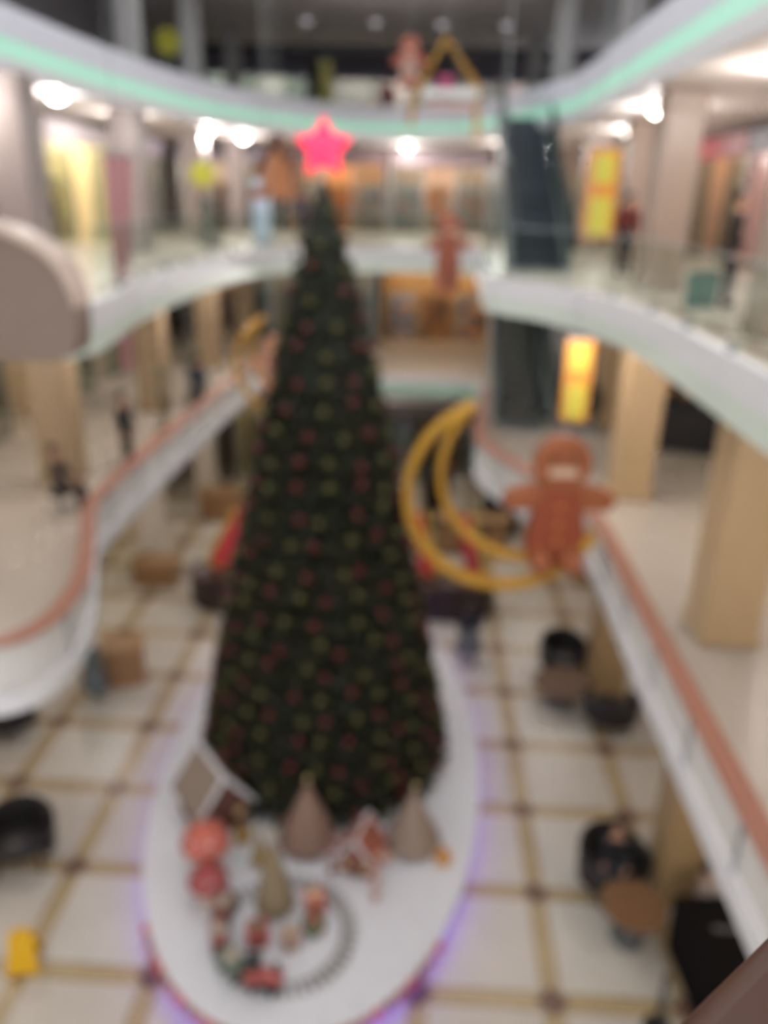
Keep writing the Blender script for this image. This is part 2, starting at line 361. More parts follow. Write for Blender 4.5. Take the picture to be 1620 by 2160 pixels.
# ------------------------------------------------------------------ shop units
def shop(loc, rz, wd, h, label, wallc, signc, frame=STEEL, lampc='fff0da', es=5.0, depth=2.2, shelves=3, goods=('b9845a', '8a8f86', 'c8b7a2'), sign=True, glassed=True, sill=0.0):
    """unit with its open front facing local -y, width along x, back at +y"""
    t = thing('shop_unit', label, 'shop', loc, rz)
    wm = mat('shop_wall_'+wallc, wallc, .6, .05)
    MB().box((0, depth, h/2), (wd, .08, h)).build('back_wall', wm, t)
    for s in (-1, 1): MB().box((s*(wd/2-.05), depth/2, h/2), (.1, depth, h)).build('side_wall', wm, t)
    MB().box((0, depth/2, h-.05), (wd-.2, depth, .08)).build('shop_ceiling', SOFFIT, t)
    lm = mat('shop_lamp_'+lampc+str(es), lampc, .5, 0, emit=lampc, es=es)
    for s in (-.25, .25): MB().box((s*wd, depth*.5, h-.115), (wd*.3, .25, .04)).build('lamp_tube', lm, t)
    if sign: 
        MB().box((0, -.04, h-.3), (wd, .12, .55)).build('signboard', mat('sign_'+signc, signc, .5, .04), t)
    fz = h-.58
    if glassed:
        n = max(2, round(wd/1.4)); pw = wd/n
        for i in range(n+1): MB().box((-wd/2+i*pw, 0, fz/2), (.07, .07, fz)).build('mullion', frame, t)
        for i in range(n):
            if i == n//2: continue
            MB().box((-wd/2+(i+.5)*pw, 0, fz/2), (pw-.08, .02, fz-.06)).build('glass_pane', GLASSD, t)
    for k in range(shelves):
        x = -wd/2+(k+.5)*wd/shelves; sw = wd/shelves*.78; sh = min(1.9, h*.6)
        s = MB().box((x, depth-.32, sh/2), (sw, .03, sh))
        for q in range(4): s.box((x, depth-.45, .15+q*sh/3.6), (sw, .3, .04))
        sf = s.build('shelf', WOODT if k % 2 else STEEL, t)
        for q in range(3):
            zz = .17+q*sh/3.6
            for j in range(3):
                hh = random.uniform(.2, .36); g = random.choice(goods)
                MB().box((x+(j-1)*sw*.31, depth-.47, zz+hh/2+.005), (sw*.25, .22, hh)).build('merchandise', mat('goods_'+g, g, .5, .1), sf)
    return t
# left side, second gallery
LX = -11.9
shop((LX+1.6, 20.4, 9.4), R(90), 4.6, 3.3, 'grey fronted shop on second gallery, behind the mauve column', '9c97a0', '7e7884', es=6, goods=('6b6670', '9a9aa0', '4f4a52'))
shop((LX+1.6, 25.5, 9.4), R(90), 4.8, 3.3, 'glowing warm yellow shop on second gallery at the left', 'f6e6c0', 'c9c0c4', lampc='ffeec4', es=26, goods=('5b4334', 'e8d29a', 'c49a62'))
shop((LX+1.6, 30.8, 9.4), R(90), 5.0, 3.3, 'pale lilac fronted shop on second gallery behind the pink drape', 'd3c6c2', 'b9afc1', es=10, goods=('5f6a5e', '7d8078', '8a7a72'))
shop((-8.6, 37.0, 9.4), R(12), 4.2, 3.3, 'pale shop with lilac sign, far left of second gallery', 'd8c6b4', 'aea7ba', es=12, goods=('6b6470', '9b8d85', '545058'))
shop((-3.9, 37.2, 9.4), 0, 4.2, 3.3, 'orange lit shop behind the tree top, second gallery', 'd9a878', '7a6668', lampc='ffdcb0', es=16, goods=('c07a3c', 'e0b078', 'a35c30'))
shop((.5, 37.4, 9.4), 0, 4.2, 3.3, 'pinkish white shop behind the tree, second gallery', 'd6bfae', '8f7f84', lampc='ffe2c4', es=14, goods=('d0906a', 'b8a89a', '8c7d78'))
shop((4.9, 37.4, 9.4), 0, 4.2, 3.3, 'olive cream shop beside the tall escalator', 'c5b99f', 'b3a0a2', es=12, goods=('5f5a50', 'a39b84', 'cfc9a8'))
# right side, second gallery
shop((8.0, 30.4, 9.4), R(-90), 5.4, 3.3, 'brown fronted shop beyond the upper yellow banner', 'a89286', '9d8d8c', es=9, goods=('5a403c', 'a44a40', '4a4448'))
shop((8.0, 25.0, 9.4), R(-90), 5.0, 3.3, 'shop with wooden beams and red sign on second gallery', 'b08d78', '9a4c50', lampc='ffe0b8', es=12, goods=('a04a40', '8a6a48', 'd8c8a0'))
shop((8.0, 20.0, 9.4), R(-90), 4.6, 3.3, 'pink walled shop with dark sign at the right frame edge', 'e3b6b4', '4a4046', lampc='ffd8d4', es=18, shelves=2, goods=('e0a0a4', 'd8b4b0', 'b87c80'))
# first gallery, left
shop((LX+1.6, 19.3, Z1), R(90), 5.2, 3.7, 'cream shop with red orange goods, first gallery far left', 'd8c6a8', 'b8a48c', lampc='ffe8c8', es=8, goods=('c8604a', 'd88a68', '5a5448'))
shop((LX+1.6, 24.8, Z1), R(90), 5.0, 3.7, 'cream shop with pale blue goods left of first gallery', 'd3c4ae', 'a49a90', es=7, goods=('9fb8c0', '7a6a5e', 'c0b090'))
shop((LX+1.6, 30.0, Z1), R(90), 4.8, 3.7, 'shop with greenish goods, first gallery beyond the drape', 'cbbfae', 'b7a7a0', es=7, goods=('5c6450', '7a7468', 'a8888a'))
shop((-8.3, 35.4, Z1), R(12), 3.8, 3.7, 'grey and beige shop front, far left of first gallery', 'c4b09a', '6c6a70', es=7, goods=('55585a', '8a8276', '5a5470'))
shop((-4.2, 34.6, Z1), 0, 4.4, 3.7, 'pale shop behind the tree on first gallery', 'cbb8a4', 'a89ca4', es=7)
shop((.6, 34.6, Z1), 0, 4.6, 3.7, 'golden lit shop over the mint fascia right of tree', 'c4a274', '7d6258', lampc='ffdca6', es=12, goods=('e0a048', '6a4430', 'c07a38'), glassed=False)
# first gallery, right
shop((8.0, 21.4, Z1), R(-90), 5.2, 3.7, 'cream shop with black gate frame, first gallery right', 'd9c7ae', 'c8b8a8', frame=BLACK, lampc='ffe6c0', es=8, goods=('d8b088', '5a4a44', 'b09070'))
shop((8.0, 27.0, Z1), R(-90), 5.4, 3.7, 'taupe shop below the lower yellow banner', 'a8988c', '6a6066', es=4, goods=('6a5a56', '8a7a70', '4c4448'))
shop((8.0, 16.0, Z1), R(-90), 5.0, 3.7, 'pale shop beside the stone column at the right edge', 'd8c6b8', 'd0c0b4', es=7)
# ground floor
shop((-5.0, 31.0, 0), 0, 4.6, 3.4, 'beige shop at the far end of ground floor, left of tree', 'c2ac86', 'b8a688', lampc='ffe8c0', es=6, goods=('b08a58', '8a7a60', '6a5a48'))
shop((.9, 31.0, 0), 0, 5.6, 3.4, 'dark shop under the mint fascia, ground floor', '5a4c42', '4c443e', es=3, goods=('3c342e', 'a06048', '6a6a50'))
shop((LX+1.6, 18, 0), R(90), 6, 3.6, 'cream shop on ground floor under the left gallery', 'd8c6a4', 'c0ad8c', lampc='ffe8c4', es=8, goods=('b08a58', '8a7a60', 'c8a878'))
shop((LX+1.6, 25, 0), R(90), 6, 3.6, 'warm cream shop further back under the left gallery', 'd8c6a4', 'c0ad8c', lampc='ffe4bc', es=9, goods=('b08a58', 'c09a70', '6a5a48'))
# third gallery
shop((-8.4, 43.2, 13.4), R(15), 5, 3.3, 'dim teal shop at top left, third gallery', '8f9a9c', '74748a', es=24, goods=('4a5a50', '5a5a66', '6a7a68'))
shop((-2.6, 44.2, 13.4), 0, 5.6, 3.3, 'dim grey shop front behind yellow banner, third gallery', 'a5a2a8', '6e6a80', es=26, goods=('5a5860', '8a8a78', '4a4858'))
shop((3.6, 44.2, 13.4), 0, 5.6, 3.3, 'dim dark shop front right of top centre, third gallery', '96909a', '6a6678', es=20, goods=('6a4a4c', '4a4652', '7a6a5a'))

# ------------------------------------------------------------------ escalators
def escalator(loc, rise, label, wd=1.1, sc='3b4450'):
    run = rise*1.73; t = thing('escalator', label, 'escalator', loc); st = .205; n = int(rise/st)
    truss = [(0, -.25), (0, .05), (run, rise+.05), (run, rise-.55), (.8, -.25)]
    for s in (-1, 1):
        MB().extr([(a, b) for a, b in truss], Matrix.Translation((s*(wd/2+.12)+.06, -.9, 0)) @ Matrix.Rotation(R(90), 4, 'Z'), .12).build('side_panel', mat('escalator_cladding', '6d7378', .4, .04), t)
        g = [(-.2, .1), (run+.3, rise+.1), (run+.3, rise+.95), (-.2, .95)]
        MB().extr(g, Matrix.Translation((s*(wd/2+.1)+.01, -.9, 0)) @ Matrix.Rotation(R(90), 4, 'Z'), .02).build('glass_side', glass('escalator_glass', '8fb5ab', .1), t)
        MB().tube([(s*(wd/2+.1), -1.2, .5), (s*(wd/2+.1), -1.3, .8), (s*(wd/2+.1), -1.1, 1.0), (s*(wd/2+.1), -.8, 1.02), (s*(wd/2+.1), run-.6, rise+1.02), (s*(wd/2+.1), run+.3, rise+1.02)], .06).build('handrail', RUBBER, t, True)
    sm = mat('escalator_step_'+sc, sc, .45, .05)
    for i in range(n):
        b = MB().box((0, -.9+i*st*1.73+.2, i*st+.05), (wd, .40, .05)); b.box((0, -.9+i*st*1.73+.01, i*st-.03), (wd, .02, .2))
        for k in range(6): b.box((-wd/2+.1+k*.18, -.9+i*st*1.73, i*st-.03), (.05, .03, .19))
        b.build('step', sm, t)
    MB().extr([(0, -.3), (run, rise-.6), (run, rise-.62), (0, -.32)], Matrix.Translation((wd/2, -.9, 0)) @ Matrix.Rotation(R(90), 4, 'Z'), wd).build('underside', GREYD, t)
    MB().box((0, -1.3, .015), (wd+.3, 1.0, .03)).build('comb_plate', STEEL, t)
    return t
escalator((2.75, 21.0, 9.4), 4.0, 'dark escalator climbing from second to third gallery')
escalator((2.85, 23.4, Z1), 3.9, 'dark grey escalator below the second gallery, behind the moon', .95, '7a7774')
escalator((4.4, 23.4, Z1), 3.9, 'twin grey escalator nearer the lower yellow banner', .95, '7a7774')

# ------------------------------------------------------------------ platform
PX, PY, PA, PB = -1.62, 13.55, 3.12, 6.15
def oval(a, b, n=72, e=2.15):
    out = []
    for k in range(n):
        t_ = 2*math.pi*k/n; c, s = math.cos(t_), math.sin(t_)
        out.append((a*math.copysign(abs(c)**(2/e), c), b*math.copysign(abs(s)**(2/e), s)))
    return out
t = thing('display_platform', 'large white oval platform with purple glow under its rim', 'platform', (PX, PY, 0)); plat = t
MB().prism(oval(PA-.22, PB-.22), 0, .30).build('skirt', mat('lilac_skirt', 'cfc6da', .5, .03), t)
MB().prism(oval(PA, PB), .30, .42).build('rim_board', WHITE, t, bevel=.02)
def snow_top():
    m = MB(); rings = 10; n = 72; vs = [(0, 0, .46)]; fs = []
    for r in range(1, rings+1):
        for (x, y) in oval((PA-.03)*r/rings, (PB-.03)*r/rings):
            z = .425 if r == rings else .45+.018*math.sin(x*3.1+1)*math.cos(y*2.3)
            vs.append((x, y, z))
    for k in range(n): fs.append((0, 1+k, 1+(k+1) % n))
    for r in range(rings-1):
        for k in range(n):
            a = 1+r*n; b = a+n; fs.append((a+k, b+k, b+(k+1) % n, a+(k+1) % n))
    return m.add(vs, fs)
snow_top().build('snow_top', SNOW, t, True)
lp = [(x, y, .25) for x, y in oval(PA-.15, PB-.15)]
MB().tube(lp, .035, 6, True).build('purple_light_strip', mat('purple_led', 'a88af0', .5, 0, emit='8f62ff', es=2.8), t)
rb = [MB().ball((0, 0, 0), .085, 8, 6).mesh('rim_bauble') for _ in range(3)]
for me, c in zip(rb, ('c2584e', '9c6a5c', 'b06a60')): me.materials.append(mat('rim_bauble_'+c, c, .35, .08))
for k, (x, y) in enumerate(oval(PA+.03, PB+.03, 110)):
    if y < -4.3: put('rim_bauble', rb[k % 3], t, (x, y, .36))

# ------------------------------------------------------------------ christmas tree
TX, TY, TZ, TH, TR = -1.62, 13.5, .47, 10.7, 2.45
tree = thing('christmas_tree', 'giant green christmas tree with red and gold baubles on white platform', 'christmas tree', (TX, TY, TZ))
def rad(z): return TR*max(0.0, 1-(z-.1)/TH)**.82
core = [(rad(.25)*.80, .12)]
nt_ = 24; DZ = (TH-.3)/nt_
for i in range(nt_):
    z = .2+i*DZ; core += [(rad(z)*.86, z), (rad(z+DZ)*.78, z+DZ*.92)]
core += [(.03, TH)]
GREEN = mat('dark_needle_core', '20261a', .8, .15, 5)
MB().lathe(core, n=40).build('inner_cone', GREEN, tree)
MB().lathe([(.30, -.02), (.28, .3)], n=16).build('trunk', WOODD, tree)
nm = [mat('needles_%d' % i, c, .7, .15, 7) for i, c in enumerate(('2f3120', '3d3825', '2c3020'))]
fol = MB(); N = 15000; mats_i = []
for k in range(N):
    u = random.random(); z = .05+TH*(1-math.sqrt(1-u*.9985))
    ph = ((z-.2)/DZ) % 1.0
    a = random.uniform(0, 2*math.pi); r = rad(z)*(1.03-.15*ph)+random.uniform(-.05, .03)
    if z > TH-.3: r = max(r, .04)
    L = random.uniform(.13, .26)*(.45+.55*min(1, rad(z)/1.2)); wd = L*.26
    out = Vector((math.cos(a), math.sin(a), 0)); side = Vector((-math.sin(a), math.cos(a), 0))
    d = (out*random.uniform(.5, 1)+Vector((0, 0, random.uniform(-.7, .35)))+side*random.uniform(-.6, .6)).normalized()
    p = out*(r-L*.55)+Vector((0, 0, z)); sd = d.cross(Vector((0, 0, 1))).normalized()*wd; nn = sd.cross(d).normalized()*wd
    tip = p+d*L; mid = p+d*L*.45
    fol.add([p, mid+sd, tip, mid-sd, mid+nn, mid-nn], [(0, 1, 2, 3), (0, 4, 2, 5)])
    mats_i += [random.randrange(3)]*2
me = bpy.data.meshes.new('needles'); me.from_pydata(fol.v, [], fol.f)
for m in nm: me.materials.append(m)
me.polygons.foreach_set('material_index', mats_i)
fo = put('needles', me, tree); fo['kind'] = 'stuff'
bred = MB().ball((0, 0, 0), 1, 10, 7).mesh('red_bauble'); bred.materials.append(mat('red_bauble', '5e1a1c', .35, .08))
bgold = MB().ball((0, 0, 0), 1, 10, 7).mesh('gold_bauble'); bgold.materials.append(mat('gold_bauble', '575328', .4, .08, metal=.2))
row = 0
for i in range(nt_):
    z = .35+i*DZ; r = rad(z)*1.0; n = max(3, int(2*math.pi*r/.50))
    for k in range(n):
        a = 2*math.pi*(k+.5*(i % 2))/n+random.uniform(-.1, .1)
        s = .058+.022*min(1, r/1.2)
        g = (k+i) % 2
        b = put('gold_bauble' if g else 'red_bauble', bgold if g else bred, tree, (math.cos(a)*(r+.02), math.sin(a)*(r+.02), z+random.uniform(-.12, .12)))
        b.scale = (s, s, s)
st = thing('tree_star', 'glowing pink red five pointed star topping the christmas tree', 'star', (TX, TY, TZ+TH-.02))
pts = [(math.sin(k*math.pi/5)*(.46 if k % 2 == 0 else .25), .48+math.cos(k*math.pi/5)*(.46 if k % 2 == 0 else .25)) for k in range(10)]
vs = [(x, 0, z) for x, z in pts]+[(0, -.12, .48), (0, .12, .48)]
fs = [(k, (k+1) % 10, 10) for k in range(10)]+[((k+1) % 10, k, 11) for k in range(10)]
MB().add(vs, fs).build('star_body', mat('pink_red_star', 'e8324f', .4, 0, emit='ff2f57', es=1.15), st)
MB().lathe([(.03, -.02), (.025, .2)], n=8).build('star_stem', STEEL, st)

# ------------------------------------------------------------------ village on the platform
PZ = .462
def ghouse(x, y, rz, s, label, roofc, wallc):
    t = thing('gingerbread_house', label, 'toy house', (x, y, PZ), rz)
    w_, d_, h_ = .45*s, .5*s, .5*s; ap = 1.12*s
    gab = [(-w_, 0), (w_, 0), (w_, h_), (0, ap), (-w_, h_)]
    MB().extr(gab, Matrix.Translation((0, -d_, 0)), 2*d_).build('walls', mat('ginger_wall_'+wallc, wallc, .7, .08, 10), t)
    for sg in (-1, 1):
        an = math.atan2(ap-h_, w_); L = math.hypot(w_, ap-h_)*1.22
        c = Vector((sg*w_*.54, 0, (h_+ap)/2+.0*s)); 
        rf = MB().box((c.x+sg*.02, 0, c.z+.03*s), (L, 2*d_+.16*s, .06*s), 0, 0, sg*an).build('roof_side', mat('ginger_roof_'+roofc, roofc, .8, .08, 8), t)
        for e in (-1, 1):
            MB().box((c.x+sg*.02, e*(d_+.08*s), c.z+.05*s), (L+.02, .035*s, .075*s), 0, 0, sg*an).build('icing_edge', SNOW, rf)
    MB().tube([(0, -d_-.1*s, ap+.09*s), (0, d_+.1*s, ap+.09*s)], .04*s).build('icing_ridge', SNOW, t, True)
    MB().box((0, -d_-.02, .17*s), (.22*s, .04, .34*s)).build('door', mat('dark_choc_door', '5a2f28', .6, .05), t)
    for sg in (-1, 1): MB().box((sg*.27*s, -d_-.015, .33*s), (.16*s, .03, .16*s)).build('window', mat('warm_icing_window', 'd8b888', .5, .05), t)
    MB().box((.22*s, .1*s, 1.0*s), (.14*s, .14*s, .34*s)).build('chimney', mat('ginger_wall_'+wallc, wallc), t)
    return t
ghouse(-3.4, 11.42, R(38), 1.0, 'taupe roofed gingerbread house with white icing, left of the tree foot', '8e7d70', '6d463c')
ghouse(-.66, 10.5, R(-15), .62, 'small red brown gingerbread house in front of the tree', 'a05a48', '8a5a4c')
def cone_tree(x, y, r, h, c, label, tiers=7):
    t = thing('cone_tree', label, 'cone tree', (x, y, PZ))
    pr = [(r*.9, .06)]
    for i in range(tiers):
        a, b = i/tiers, (i+1)/tiers; pr += [(r*(1-a), .08+h*a), (r*(1-b)*1.0+.02*r, .08+h*b*.995)]
    pr.append((.0, h+.12))
    MB().lathe(pr, n=22).build('cone', mat('tinsel_'+c, c, .75, .12, 14, bump=.4), t, True)
    MB().lathe([(r*.3, -.02), (r*.3, .07)], n=12).build('foot', WOODT, t)
    MB().ball((0, 0, h+.14), .05, 8, 6).build('tip_ball', mat('pale_gold', 'c9b07c', .4), t)
    return t
cone_tree(-1.62, 10.9, .52, 1.2, '8d7062', 'pinkish brown cone tree in the middle before the tree')
cone_tree(.2, 11.0, .5, 1.1, '948072', 'pale taupe cone tree right of the small red house')
cone_tree(-1.95, 9.5, .32, 1.35, '8d7c62', 'olive tan cone tree inside the train loop')
cone_tree(-2.35, 10.35, .18, .62, 'a08a5e', 'small gold tan cone tree left of the olive one', 5)
def mushroom(x, y, s, c1, label):
    t = thing('toy_mushroom', label, 'toy mushroom', (x, y, PZ))
    MB().lathe([(.17, -.01), (.15, .2), (.12, .5), (.14, .62)], n=16).build('stalk', mat('cream_stalk', 'd3b4a4', .6), t, True).scale = (s, s, s)
    cp2 = MB().lathe([(.16, .58), (.40, .56), (.44, .64), (.38, .82), (.22, .95), (0, 1.0)], n=20).build('cap', mat('mush_'+c1, c1, .4, .06), t, True); cp2.scale = (s, s, s)
    for k in range(6):
        a = k*1.05; MB().ball((.31*math.cos(a), .31*math.sin(a), .84), .06, 8, 5, .4).build('spot', SNOW, cp2)
mushroom(-3.2, 10.15, .92, 'bd6252', 'big coral red toy mushroom at the left of the platform')
mushroom(-3.0, 9.5, .72, '98403e', 'smaller dark red toy mushroom in front of the coral one')
def candy_post(x, y, h, label, c='b98874'):
    t = thing('candy_post', label, 'candy post', (x, y, PZ))
    b = MB().tube([(0, 0, -.01), (0, 0, h-.15), (.03, 0, h-.05), (.1, 0, h), (.17, 0, h-.05), (.19, 0, h-.15)], .06, 10)
    b.build('cane', mat('cane_'+c, c, .4, .05), t, True)
    for k in range(5): MB().lathe([(.064, -.03), (.066, 0), (.064, .03)], (0, 0, .1+k*h*.16), 10).build('stripe', WHITE if k % 2 else mat('cane_red', 'a84a40', .4), t)
candy_post(-1.14, 10.22, .78, 'brown candy cane post right of the middle cone tree', '8f6a62')
candy_post(-.38, 9.75, .95, 'pinkish tall candy cane post in front of the small house')
# toy railway
LCX, LCY, LR = -1.72, 9.02, .98
t = thing('railway_loop', 'round grey toy railway loop on the white snow', 'toy track', (LCX, LCY, PZ))
for dr in (-.07, .07):
    MB().tube([((LR+dr)*math.cos(a), (LR+dr)*math.sin(a), .035) for a in [2*math.pi*k/48 for k in range(48)]], .014, 5, True).build('rail', STEEL, t, True)
slm = MB().box((0, 0, .01), (.26, .06, .02)).mesh('sleeper'); slm.materials.append(mat('grey_sleeper', 'a0968e', .7))
for k in range(44):
    a = 2*math.pi*k/44; put('sleeper', slm, t, (LR*math.cos(a), LR*math.sin(a), 0), a)
def wagon(ang, c, label, loco=False):
    a = R(ang); t = thing('toy_locomotive' if loco else 'toy_wagon', label, 'toy train', (LCX+LR*math.cos(a), LCY+LR*math.sin(a), PZ+.05), a+R(90))
    m = mat('wagon_'+c, c, .4, .06)
    if loco:
        MB().box((0, 0, .12), (.5, .22, .08)).build('chassis', BLACK, t)
        b = MB(); M = Matrix.Translation((.08, 0, .26)) @ Matrix.Rotation(R(90), 4, 'Y')
        pr = MB().lathe([(.11, -.2), (.11, .2)], n=14); b.add([M @ Vector(v) for v in pr.v], pr.f); b.build('boiler', m, t, True)
        MB().box((-.15, 0, .30), (.18, .24, .3)).build('cab', m, t); MB().box((-.15, 0, .47), (.24, .28, .03)).build('cab_roof', BLACK, t)
        MB().lathe([(.03, .34), (.03, .45), (.055, .5)], (.2, 0, 0), 10).build('chimney', BLACK, t)
    else:
        MB().box((0, 0, .1), (.46, .22, .05)).build('chassis', BLACK, t)
        MB().box((0, 0, .23), (.42, .24, .22)).build('tub', m, t, bevel=.02)
        MB().ball((0, 0, .33), .12, 10, 6, .7).build('load', mat('load_'+c, 'a89888', .7, .1), t)
    for sx in (-.15, .15):
        for sy in (-1, 1):
            q = MB().lathe([(.06, -.015), (.06, .015)], n=12); M = Matrix.Translation((sx, sy*.1, .055)) @ Matrix.Rotation(R(90), 4, 'X')
            MB().add([M @ Vector(v) for v in q.v], q.f).build('wheel', RUBBER, t)
wagon(262, 'a8504a', 'red brown toy locomotive leading the train at the front', True)
wagon(231, '5f6f5f', 'grey green toy wagon behind the locomotive'); wagon(200, '8a4a44', 'dark red toy wagon on the left of the loop'); wagon(169, '7a4c40', 'brown toy wagon at the back left of the loop')
def gift(x, y, s, c, rib, label, rz):
    t = thing('gift_box', label, 'gift box', (x, y, PZ), rz)
    MB().box((0, 0, s*.42), (s, s, s*.84)).build('box', mat('gift_'+c, c, .4, .05), t, bevel=.01)
    MB().box((0, 0, s*.86), (s*1.06, s*1.06, s*.18)).build('lid', mat('gift_'+c, c), t, bevel=.01)
    MB().box((0, 0, s*.48), (s*1.09, s*.18, s*.98)).build('ribbon', mat('ribbon_'+rib, rib, .4), t); MB().box((0, 0, s*.48), (s*.18, s*1.09, s*.98)).build('ribbon', mat('ribbon_'+rib, rib), t)
    for sg in (-1, 1): MB().ball((sg*s*.16, 0, s*1.05), s*.15, 8, 6, .6).build('bow', mat('ribbon_'+rib, rib), t)
gift(-1.32, 9.5, .30, 'b8343c', 'd8c8a0', 'red gift box inside the railway loop', .3)
gift(-1.28, 9.1, .27, '4f7a58', 'b8343c', 'green gift box with red ribbon inside the loop', .8)
gift(-2.1, 8.85, .30, 'b03038', '5a7a5a', 'red gift box beside the grey green wagon', .2)
gift(-1.6, 8.82, .26, 'a08078', 'c8b090', 'taupe pink gift box near the front of the loop', .5)
gift(.72, 10.6, .22, 'd8a860', 'b8683c', 'golden gift box by the pale taupe cone tree', .4)
gift(-2.75, 10.85, .24, 'b89a4c', '8a4a3c', 'mustard gift box beside the gingerbread house', .1)

# ------------------------------------------------------------------ hanging crescent moons with gingerbread figures
GOLD = mat('gold_paint', 'c0902f', .4, .06, metal=.25)
def crescent(name, loc, s, label, mirror=1, ztop=17.3):
    t = thing(name, label, 'hanging moon', loc); 
    def arc(cx, cz, r, a0, a1, n=26): return [(mirror*(cx+r*math.cos(R(a0+(a1-a0)*k/n))), cz+r*math.sin(R(a0+(a1-a0)*k/n))) for k in range(n+1)]
    outer = arc(0, 0, 1.55*s, 112, 338)
    A, B, Cc = [Vector((r_*s*math.cos(R(d_)), r_*s*math.sin(R(d_)))) for r_, d_ in ((1.55, 112), (.88, 225), (1.55, 338))]   # inner arc through both tips
    D = 2*(A.x*(B.y-Cc.y)+B.x*(Cc.y-A.y)+Cc.x*(A.y-B.y)); a2, b2, c2 = A.length_squared, B.length_squared, Cc.length_squared
    ic = Vector(((a2*(B.y-Cc.y)+b2*(Cc.y-A.y)+c2*(A.y-B.y))/D, (a2*(Cc.x-B.x)+b2*(A.x-Cc.x)+c2*(B.x-A.x))/D))
    i0 = math.degrees(math.atan2(A.y-ic.y, A.x-ic.x)) % 360; i1 = math.degrees(math.atan2(Cc.y-ic.y, Cc.x-ic.x)) % 360
    inner = arc(ic.x, ic.y, (A-ic).length, i0, i1)
    for y in (-.09*s, .09*s):
        MB().tube([(x, y, z) for x, z in outer], .075*s, 8, ref=(0, 1, 0)).build('outer_arc', GOLD, t, True)
        MB().tube([(x, y, z) for x, z in inner], .06*s, 8, ref=(0, 1, 0)).build('inner_arc', GOLD, t, True)
    for k in (17,):
        a, b = outer[k], inner[k]
        MB().tube([(a[0], 0, a[1]), (b[0], 0, b[1])], .03*s, 6).build('brace', GOLD, t, True)
    tp = outer[0]
    MB().tube([(tp[0]+mirror*.15*s, 0, tp[1]-.15*s), (tp[0]+mirror*.15*s, 0, ztop-loc[2])], .008, 5).build('cable', STEEL, t)
    bp = outer[-1]
    return t
def bisc(pts2, M, d): return MB().extr(pts2, M, d)
def gman(loc, rz, s, label, body='9e5a36', torso='96472a', seated=True, ztop=None):
    t = thing('gingerbread_man', label, 'gingerbread figure', loc, rz)
    bm = mat('ginger_'+body, body, .6, .06, 8); tm = mat('ginger_'+torso, torso, .6, .06, 8); ic = mat('icing_tan', 'd9b9a0', .6, .03)
    def disc(cx, cz, rx, rz_, y0, d, n=24): return MB().extr([(cx+rx*math.cos(2*math.pi*k/n), cz+rz_*math.sin(2*math.pi*k/n)) for k in range(n)], Matrix.Translation((0, y0, 0)), d)
    hd = disc(0, 1.92*s, .47*s, .46*s, -.16*s, .32*s).build('head', bm, t, bevel=.05*s)
    MB().extr([(-.42*s, .1*s), (.42*s, .1*s), (.50*s, .45*s), (.44*s, .95*s), (.30*s, 1.5*s), (-.30*s, 1.5*s), (-.44*s, .95*s), (-.50*s, .45*s)], Matrix.Translation((0, -.18*s, 0)), .36*s).build('torso', tm, t, bevel=.06*s)
    for sg in (-1, 1):
        MB().extr([(sg*.2*s, 1.56*s), (sg*.45*s, 1.55*s), (sg*.72*s, 1.48*s), (sg*.9*s, 1.4*s), (sg*.94*s, 1.24*s), (sg*.82*s, 1.1*s), (sg*.6*s, 1.12*s), (sg*.2*s, 1.15*s)], Matrix.Translation((0, -.15*s, 0)), .3*s).build('arm', bm, t, bevel=.05*s)
        if seated:
            MB().tube([(sg*.22*s, -.05*s, .32*s), (sg*.25*s, -.28*s, .3*s), (sg*.27*s, -.42*s, .24*s), (sg*.27*s, -.50*s, .17*s)], [.2*s, .2*s, .18*s, .15*s], 10).build('leg', bm, t, True)
        else:
            MB().extr([(sg*.05*s, .2*s), (sg*.45*s, .2*s), (sg*.48*s, -.35*s), (sg*.40*s, -.5*s), (sg*.15*s, -.5*s), (sg*.08*s, -.35*s)], Matrix.Translation((0, -.15*s, 0)), .3*s).build('leg', bm, t, bevel=.05*s)
        MB().ball((sg*.17*s, -.17*s, 2.02*s), .05*s, 8, 6).build('eye', BLACK, hd)
    MB().box((0, -.175*s, 1.80*s), (.46*s, .05*s, .15*s)).build('icing_mouth', ic, hd, bevel=.02)
    for k in range(3): MB().ball((0, -.19*s, (.6+.3*k)*s), .06*s, 8, 6).build('button', mat('orange_button', 'd07a48', .5), t)
    if ztop: MB().tube([(0, 0, 2.35*s), (0, 0, ztop-loc[2])], .007, 5).build('cable', STEEL, t)
    return t
crescent('crescent_moon', (1.42, 12.0, 6.62), 1.0, 'big gold crescent moon frame hanging right of the tree')
gman((2.25, 12.0, 5.38), R(4), .95, 'orange brown gingerbread man riding the big crescent moon', ztop=17.3)
crescent('crescent_moon', (-3.5, 20.6, 6.85), .82, 'smaller gold crescent moon frame hanging left of the tree')
gman((-3.75, 20.5, 6.1), 0, .62, 'pale gingerbread man beside the smaller crescent moon', 'b57a5c', 'b8846c', ztop=17.3)
gman((.55, 20.2, 9.1), R(30), .62, 'slim terracotta gingerbread figure hanging before the escalator', 'a5604c', 'a05a48', False, 17.3)
